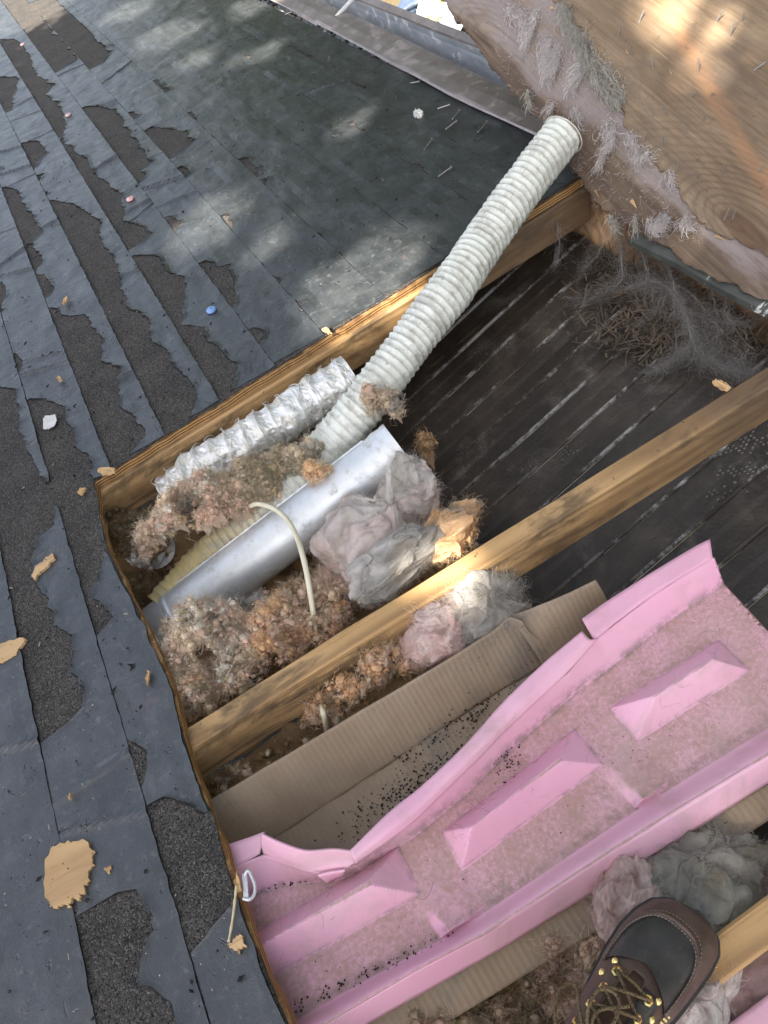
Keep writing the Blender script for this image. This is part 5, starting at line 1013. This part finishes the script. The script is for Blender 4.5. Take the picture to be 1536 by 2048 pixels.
# upper: open for the tongue between the two facings
P = np.array([[bsurf(x, a) for a in ang] for x in xsb]); q = P.reshape(-1, 3); q[:, 2] += .0014 * fbm(q, 28, 3, 81) * np.clip((q[:, 2] - s0) / .02, 0, 1); q[:, 1] += .001 * fbm(q, 22, 2, 82)
up_ = MB(); gapf = lambda x: 0 if x > .205 else min(.30, .10 + (.205 - x) * 2.2) 
V = q.reshape(P.shape); nA = len(ang); faces = []; 
for i in range(len(xsb) - 1):
    for j in range(nA - 1):
        am = (ang[j] + ang[j + 1]) / 2
        if .06 < xsb[i] < .205 and abs(am - pi / 2) < gapf(xsb[i]): continue
        faces.append((i * nA + j, (i + 1) * nA + j, (i + 1) * nA + j + 1, i * nA + j + 1))
up_.add(V.reshape(-1, 3), faces); o = up_.build('upper', LB, boot, smooth=True); s_ = o.modifiers.new('thick', 'SOLIDIFY'); s_.thickness = .0025; s_.offset = -1; o.modifiers.new('sub', 'SUBSURF').render_levels = 1
# sole with welt
def outline(e, n=36):
    xs_ = np.r_[np.linspace(-.004, .27, n), np.linspace(.275, .305 + e * .8, 12)]; L_ = []; R_ = []
    for x in xs_:
        w, h, o_ = prof(min(max(x, 0), .3049)); ww = w + e
        if x > .305: ww = .012 * max(0, 1 - (x - .305) / max(e * .8, 1e-4)) + .004
        L_.append((x, o_ + ww)); R_.append((x, o_ - ww))
    return L_ + R_[::-1]
so = MB(); so.prism([(x, y, s0 + .001) for x, y in outline(.0032)], .008); so.prism([(x, y, s0 - .007) for x, y in outline(.0015)], s0 - .008); so.build('sole', SOLE, boot)
# moc-toe plug, its raised seam and stitches
def plug_edge(t):
    """U round the toe cap: t in 0..1 from the outer rear corner round the toe to the inner one"""
    a = pi * t; x = .198 + .079 * abs(math.sin(a)) ** .62; an = pi / 2 + (pi / 2 - .30) * .66 * math.cos(a) * -1
    return x, an
ed = [plug_edge(t) for t in np.linspace(0, 1, 61)]
pts = np.array([bsurf(x, a, .0012) for x, a in ed])
pl_ = MB(); n_ = 14; rings = []
cx, ca_ = .222, pi / 2
for k in range(n_ + 1):
    f = k / n_; rings.append([bsurf(cx + (x - cx) * f, ca_ + (a - ca_) * f, .0015 + .0016 * (1 - f ** 6)) for x, a in ed])
pl_.grid(np.array(rings)); o = pl_.build('toe_plug', LD, boot, smooth=True)
MB().tube(np.array([bsurf(x, a, .0018) for x, a in ed]), .0030 * (1 + .12 * n1(np.arange(61), .5, 7)), 8).build('seam_roll', LB, boot, smooth=True)
sti = MB()
ed2 = spline(np.array([bsurf(cx + (x - cx) * .93, ca_ + (a - ca_) * .93, .0042) for x, a in ed]), 150)
for k in range(0, 148, 3): sti.tube(ed2[k:k + 3], .0006, 5)
ed3 = spline(np.array([bsurf(min(.300, cx + (x - cx) * 1.10), ca_ + (a - ca_) * 1.12, .0012) for x, a in ed]), 170)
for k in range(0, 168, 3): sti.tube(ed3[k:k + 3], .0006, 5)
tag(sti.build('stitching', STI, boot, smooth=True), kind='stuff')
# tongue
tg = MB(); P = np.array([[bsurf(x, a, -.004 + .003 * math.cos((a - pi / 2) * 3)) + np.array([0, 0, .004 * math.exp(-((x - .175) / .02) ** 2)]) for a in np.linspace(pi / 2 - .62, pi / 2 + .62, 17)] for x in np.linspace(.05, .21, 28)])
tg.grid(P); o = tg.build('tongue', LT, boot, smooth=True); o.modifiers.new('thick', 'SOLIDIFY').thickness = .003
# facings
for sgn in (-1, 1):
    fc = MB(); P = np.array([[bsurf(x, pi / 2 + sgn * (gapf(x) + .02 + f * (.46 - .10 * max(0, (x - .17) / .04))), .0026) for f in np.linspace(0, 1, 8)] for x in np.linspace(.06, .2045, 26)]); fc.grid(P); o = fc.build('facing', LD if sgn > 0 else LB, boot, smooth=True); o.modifiers.new('thick', 'SOLIDIFY').thickness = .0022
ey = {}
for sgn in (-1, 1):
    for k, x in enumerate((.196, .176, .156, .136, .116)):
        a = pi / 2 + sgn * (gapf(x) + .15); c = bsurf(x, a, .0045); t1 = bsurf(x + .004, a, .0045) - c; t2 = bsurf(x, a + .03, .0045) - c; t1 /= np.linalg.norm(t1); t2 -= t1 * t1.dot(t2); t2 /= np.linalg.norm(t2); nn = np.cross(t1, t2); nn = nn if nn[2] > 0 else -nn; ey[(sgn, k)] = (c, nn)
        mb = MB()
        if k < 3 or sgn < 0:                                           # hexagonal eyelet with a hole
            ri = [(.0058, .0), (.0058, .0012), (.0036, .0018), (.0026, .0012), (.0026, -.001)]; mb.grid(np.array([[c + r * (math.cos(b) * t1 + math.sin(b) * t2) + h * nn for b in np.linspace(0, 2 * pi, 7)[:-1]] for r, h in ri]), closed_v=True); mb.build('eyelet', BRASS, boot)
        else:                                                           # domed hook stud
            mb.grid(np.array([[c + r * (math.cos(b) * t1 + math.sin(b) * t2) + h * nn for b in np.linspace(0, 2 * pi, 17)[:-1]] for r, h in ((.003, -.001), (.003, .003), (.0065, .0045), (.0068, .006), (.005, .0085), (.0001, .0095))]), closed_v=True); mb.build('hook_stud', BRASS, boot, smooth=True)
    for x, da_ in ((.203, .34), (.186, .45)):
        c = bsurf(x, pi / 2 + sgn * (gapf(x) + da_), .0035); mb = MB(); mb.grid(np.array([[c + np.array([r * math.cos(b), r * math.sin(b), h]) for b in np.linspace(0, 2 * pi, 13)[:-1]] for r, h in ((.0036, -.002), (.0036, .0008), (.002, .0016), (.0001, .0017))]), closed_v=True); mb.build('rivet', BRASS, boot, smooth=True)
def lace(pts, r=.0017):
    MB().tube(spline(pts, 50), r, 8).build('lace', LACEM, boot, smooth=True)
E_ = lambda s, k, h=.002: ey[(s, k)][0] + ey[(s, k)][1] * h
for k in range(4):
    for s in (-1, 1):
        a, b = E_(s, k), E_(-s, k + 1); m_ = (a + b) / 2 + np.array([0, 0, .008 + (.003 if s > 0 else 0)]); lace([a - np.array([0, 0, .004]), a + np.array([0, 0, .002]), m_, b + np.array([0, 0, .002]), b - np.array([0, 0, .004])])
lace([E_(1, 0), (E_(1, 0) + E_(-1, 0)) / 2 + np.array([.002, 0, .005]), E_(-1, 0)])
kn = np.array([.128, 0, prof(.128)[1] + .014])
lace([kn, kn + np.array([.02, .018, .006]), kn + np.array([.042, .022, -.002]), kn + np.array([.048, .004, -.006]), kn + np.array([.03, -.006, .004]), kn])
lace([kn, kn + np.array([-.01, .03, .004]), kn + np.array([.014, .052, -.012]), kn + np.array([.03, .045, -.022]), kn + np.array([.012, .02, 0]), kn])
lace([kn, kn + np.array([.01, -.02, .002]), kn + np.array([.03, -.03, -.02]), kn + np.array([.055, -.036, -.035])]); lace([kn, kn + np.array([.025, .012, -.004]), kn + np.array([.05, -.008, -.012])])
hk = MB(); hk.tube(np.array([bsurf(x, pi / 2 + .98, .003) for x in np.linspace(.10, .205, 20)]), .001, 6); 
zz = MB()
for x in np.linspace(.165, .2, 9): zz.box(bsurf(x, pi / 2 + .92, .003), (.0022, .0045, .0022))
tag(zz.build('side_stitching', BRASS, boot), kind='stuff')

# ------------------------------------------------------------------ ground, house wall and tree
def wtag(o): o.matrix_world = Matrix.Identity(4); return o
g = MB(); n_ = 40; gx = np.r_[-400, -60, np.linspace(-20, 20, n_), 60, 400]; GX, GY = np.meshgrid(gx, gx, indexing='ij'); g.grid(np.stack([GX, GY, .04 * fbm(np.stack([GX.ravel(), GY.ravel(), GX.ravel() * 0], 1), .5, 3, 3).reshape(GX.shape)], 2))
gm = NT('leafy_ground'); gf = gm.noise(3, 8, .7); GMAT = gm.out(gm.ramp(gf, [(.3, (.05, .04, .022)), (.5, (.10, .078, .045)), (.7, (.07, .085, .03))]), .9, gm.bump(gm.noise(40, 5), .8, .02), 0, .2)
tag(wtag(g.build('ground', GMAT)), 'leaf strewn ground below the eave', kind='structure')
wl = MB(); ewx = (T @ Vector((.78, 0, 0))).x; wl.box((ewx - .08, 1.75, 1.22), (.16, 6.1, 2.44)); wl.box((ewx - 1.9, 4.75, 1.22), (3.4, .16, 2.44)); wl.box((ewx - 1.9, -1.25, 1.22), (3.4, .16, 2.44))
tag(wtag(wl.build('house_wall', simple('pale_render', (.42, .40, .36), (.50, .48, .44), 6, .8))), 'plain house wall under the roof', 'wall')
fitems = [((865, 35), (.32, .28, .20), (.72, .58, .30), 'yellow foam cushion on the ground beyond the gutter', 'cushion'), ((905, 30), (.25, .25, .12), (.62, .63, .66), 'crumpled white plastic beside the cushion on the ground', 'plastic sheet'), ((900, 72), (.36, .24, .14), (.52, .58, .66), 'pale blue crumpled sheet on the ground beyond the gutter lip', 'plastic sheet'), ((835, 8), (.5, .3, .16), (.05, .075, .13), 'dark blue tarp heaped on the ground beyond the gutter', 'tarp')]
Ti = np.array(T.to_3x3()); To = np.array(T.translation)
for i, ((u, v), sz_, col, lb, cat) in enumerate(fitems):
    o_ = Ti @ CAM + To; d = Ti @ ray(u, v); p = o_ + d * ((.1 - o_[2]) / d[2]); vv, f = ICO3; cr = vv * (1 + .35 * fbm(vv + i * 5, 2.2, 4, 20 + i))[:, None] * np.array(sz_) * .5
    mb = MB(); mb.add(cr, f); o = mb.build(cat.replace(' ', '_'), simple('cloth_' + cat.replace(' ', '_') + '_fabric', col, tuple(k * .7 for k in col), 12, .6, bump=.4), None, (0, 0, 0), i in (0, 3)); o.matrix_world = Matrix.Translation(p + np.array([0, 0, sz_[2] * .35])); tag(o, lb, cat)
# shade tree standing off the gable; the sun comes through the gaps of its crown
DT = 8.5; tree = bpy.data.objects.new('shade_tree', None); scn.collection.objects.link(tree)
ctr = Ti @ (np.array([.15, 1.75, 0]) + SUN * DT) + To; tree.matrix_world = Matrix.Translation((ctr[0], ctr[1], 0)); tag(tree, 'broad leafy shade tree beside the house, out of the picture', 'tree')
BARK = simple('bark', (.06, .045, .03), (.13, .10, .075), 14, .9, bump=.8, bd=.02, stretch=(1, 1, .2))
tb = MB(); base = np.array([0, 0, 0]); hgt = ctr[2]
tb.tube(spline([(0, 0, -.1), (.1, .05, 1.5), (-.05, .1, 3.2), (.05, 0, hgt * .75), (0, 0, hgt + .6)], 30), np.linspace(.26, .05, 30), 12); tb.build('trunk', BARK, tree, smooth=True)
for k in range(9):
    a = k * 2.4; z0 = hgt * (.5 + .05 * k); e = np.array([math.cos(a) * 2.4, math.sin(a) * 2.6, z0 + 1.2]); MB().tube(spline([(0, 0, z0), e * np.array([.5, .5, 1]) - np.array([0, 0, .5]), e], 14), np.linspace(.09, .02, 14), 8).build('limb', BARK, tree, smooth=True)
spots = [(340, 68, 30, 20), (250, 25, 22, 14), (520, 8, 30, 14), (395, 120, 14, 10), (520, 108, 22, 14), (525, 488, 34, 22), (430, 448, 40, 34), (715, 572, 60, 46), (800, 485, 26, 20), (672, 620, 40, 20), (700, 250, 16, 10), (60, 30, 30, 20), (886, 1142, 26, 14)]
SP = [(at(u, v)[:2], .5 * (np.linalg.norm(at(u + ru, v)[:2] - at(u - ru, v)[:2])), .5 * np.linalg.norm(at(u, v + rv)[:2] - at(u, v - rv)[:2])) for u, v, ru, rv in spots]
def foil_gap(p):
    """leaf positions (roof frame) whose shade would fall on a sunlit spot"""
    t = p[:, 2] / SUN[2]; x = p[:, 0] - SUN[0] * t; y = p[:, 1] - SUN[1] * t; g_ = np.zeros(len(p), bool)
    for c, a, b in SP:
        mg = .088 if a > .035 else .074; g_ |= ((x - c[0]) / (a + mg)) ** 2 + ((y - c[1]) / (b + mg)) ** 2 < 1
    # the wide gap over the top of the flipped sheet
    t2 = (p[:, 2] - .25) / SUN[2]; x2 = p[:, 0] - SUN[0] * t2; y2 = p[:, 1] - SUN[1] * t2
    c2 = atplane(1490, 60, Bp, nv)[:2]; g_ |= (((x2 - c2[0]) / .14) ** 2 + ((y2 - c2[1]) / .20) ** 2 < 1) & (rng.random(len(p)) < .80)
    c2 = atplane(1330, 20, Bp, nv)[:2]; g_ |= ((x2 - c2[0]) / .07) ** 2 + ((y2 - c2[1]) / .10) ** 2 < 1
    return g_
rng = np.random.default_rng(23); NL = 36000; cl_ = rng.normal(size=(420, 3)); cl_ /= np.linalg.norm(cl_, axis=1)[:, None]; cl_ *= rng.uniform(.15, 1, (420, 1)) ** .45
lp = cl_[rng.integers(0, 420, NL)] * np.array([2.5, 3.4, 1.5]) + rng.normal(0, .22, (NL, 3)); rp = lp + np.array([.15, 1.75, 0]) + SUN * DT
keep = ~foil_gap(rp); rp = rp[keep]; wp = rp @ Ti.T + To - np.array([ctr[0], ctr[1], 0]); n_ = len(wp)
Rm = randrot(n_); lf = np.array([(-.5, 0, 0), (-.15, .28, .05), (.5, 0, -.05), (-.15, -.28, .05)]) * .17; V = np.einsum('nij,vj->nvi', Rm, lf) * rng.uniform(.7, 1.3, (n_, 1, 1)) + wp[:, None]
crown = Big(); F = (np.array([(0, 2, 1), (0, 3, 2)])[None] + (np.arange(n_) * 4)[:, None, None]).reshape(-1, 3); crown.add(V.reshape(-1, 3), F, np.repeat(pickcol(n_, [((.06, .10, .025), 2), ((.045, .08, .02), 2), ((.09, .12, .03), 1)]), 4, 0))
LM = NT('leaf'); LMM = LM.out(LM.attr('tint'), .5, None, 0, .4, trans=.3); tag(crown.build('crown', LMM, tree, smooth=False), kind='stuff')

def leaf_tree(x, y, h, rx_, ry_, rz_, n, seed, label, group):
    r = np.random.default_rng(seed); t = bpy.data.objects.new('garden_tree', None); scn.collection.objects.link(t); t.matrix_world = Matrix.Translation((x, y, 0)); tag(t, label, 'tree', group)
    MB().tube(spline([(0, 0, -.1), (.1, -.05, h * .3), (0, .1, h * .6), (0, 0, h * .9)], 16), np.linspace(.2, .04, 16), 10).build('trunk', BARK, t, smooth=True)
    for k in range(6):
        a = k * 2.4; z0 = h * (.3 + .08 * k); e = np.array([math.cos(a) * rx_ * .7, math.sin(a) * ry_ * .7, z0 + .8]); MB().tube(spline([(0, 0, z0), e * np.array([.5, .5, 1]) - np.array([0, 0, .3]), e], 10), np.linspace(.07, .015, 10), 6).build('limb', BARK, t, smooth=True)
    c = r.normal(size=(160, 3)); c /= np.linalg.norm(c, axis=1)[:, None]; c *= r.uniform(.2, 1, (160, 1)) ** .5
    p = c[r.integers(0, 160, n)] * np.array([rx_, ry_, rz_]) + r.normal(0, .25, (n, 3)) + np.array([0, 0, h * .55]); p = p[p[:, 2] > .3]; m = len(p)
    V = np.einsum('nij,vj->nvi', randrot(m), lf * 1.5) * r.uniform(.7, 1.3, (m, 1, 1)) + p[:, None]; b = Big(); b.add(V.reshape(-1, 3), (np.array([(0, 2, 1), (0, 3, 2)])[None] + (np.arange(m) * 4)[:, None, None]).reshape(-1, 3), np.repeat(pickcol(m, [((.06, .10, .025), 2), ((.04, .075, .02), 2), ((.08, .11, .03), 1)]), 4, 0)); tag(b.build('crown', LMM, t, smooth=False), kind='stuff')
for i, (x, y, h, a, b, c) in enumerate(((5.4, -1.5, 8.5, 2.0, 2.4, 3.8), (5.2, 3.0, 9.0, 2.0, 2.4, 4.2), (4.7, 7.0, 9.5, 2.2, 2.3, 4.4), (4.4, 10.8, 9.5, 2.1, 2.3, 4.4), (5.6, 15.0, 10, 2.6, 2.6, 4.6), (8.4, 18.0, 10, 2.6, 2.6, 4.6))):
    leaf_tree(x, y, h, a, b, c, 7000, 300 + i, 'leafy garden tree in the row beyond the eave, out of the picture', 'trees in a row beyond the eave')


flk = MB()
for i in range(420):
    x, y = rnd.uniform(-.75, .9), rnd.uniform(.1, 3.2)
    if y < deck_y(x) + .02 and x > edge_x(min(y, 1.28)) - .02: continue
    if x > .2 and rnd.random() < .5: continue
    a = rnd.uniform(-.4, .9) if rnd.random() < .7 else rnd.uniform(0, 3.1); L_ = rnd.uniform(.004, .018); w = rnd.uniform(.001, .0035); d = np.array([math.cos(a), math.sin(a), 0]); e = np.array([-math.sin(a), math.cos(a), 0]); c = np.array([x, y, .0062]); up_ = np.array([0, 0, rnd.uniform(.001, .004)])
    flk.add([c - d * L_ * .5, c - d * L_ * .1 - e * w, c + d * L_ * .5 + up_ * .5, c - d * .05 * L_ + e * w + up_], [(0, 1, 3), (1, 2, 3), (0, 3, 2), (0, 2, 1)])
tag(flk.build('felt_flakes', ASPH, None, (-.1, 1.2, 0)), 'black flakes and torn bits of felt curled up all over the deck', 'debris', kind='stuff')

hr = Big(); hp_ = []
for i in range(260):
    u = rnd.uniform(560, 1530); v = 1760 - (u - 560) * .60 + rnd.gauss(60, 120); x, y, _ = A(u, v, ZF)
    if not (yn(x) < y < yf(x)) or x > .62: continue
    hp_.append((x, y, ZF + .004 + float(max(hip(np.array([x]), np.array([y]), *b)[0] for b in bars))))
hp_ = np.array(hp_); m = len(hp_); hr.fibres(hp_, rng.normal(size=(m, 3)) * np.array([1, 1, .05]), rng.uniform(.006, .032, m), rng.uniform(.00012, .00028, m), np.tile(np.array((.13, .11, .09)), (m, 1)), .7, 6)
tag(hr.build('stray_fibres', FIB, None, fo0), 'dark stray fibres and hairs lying on the pink foam', 'fibres', kind='stuff')
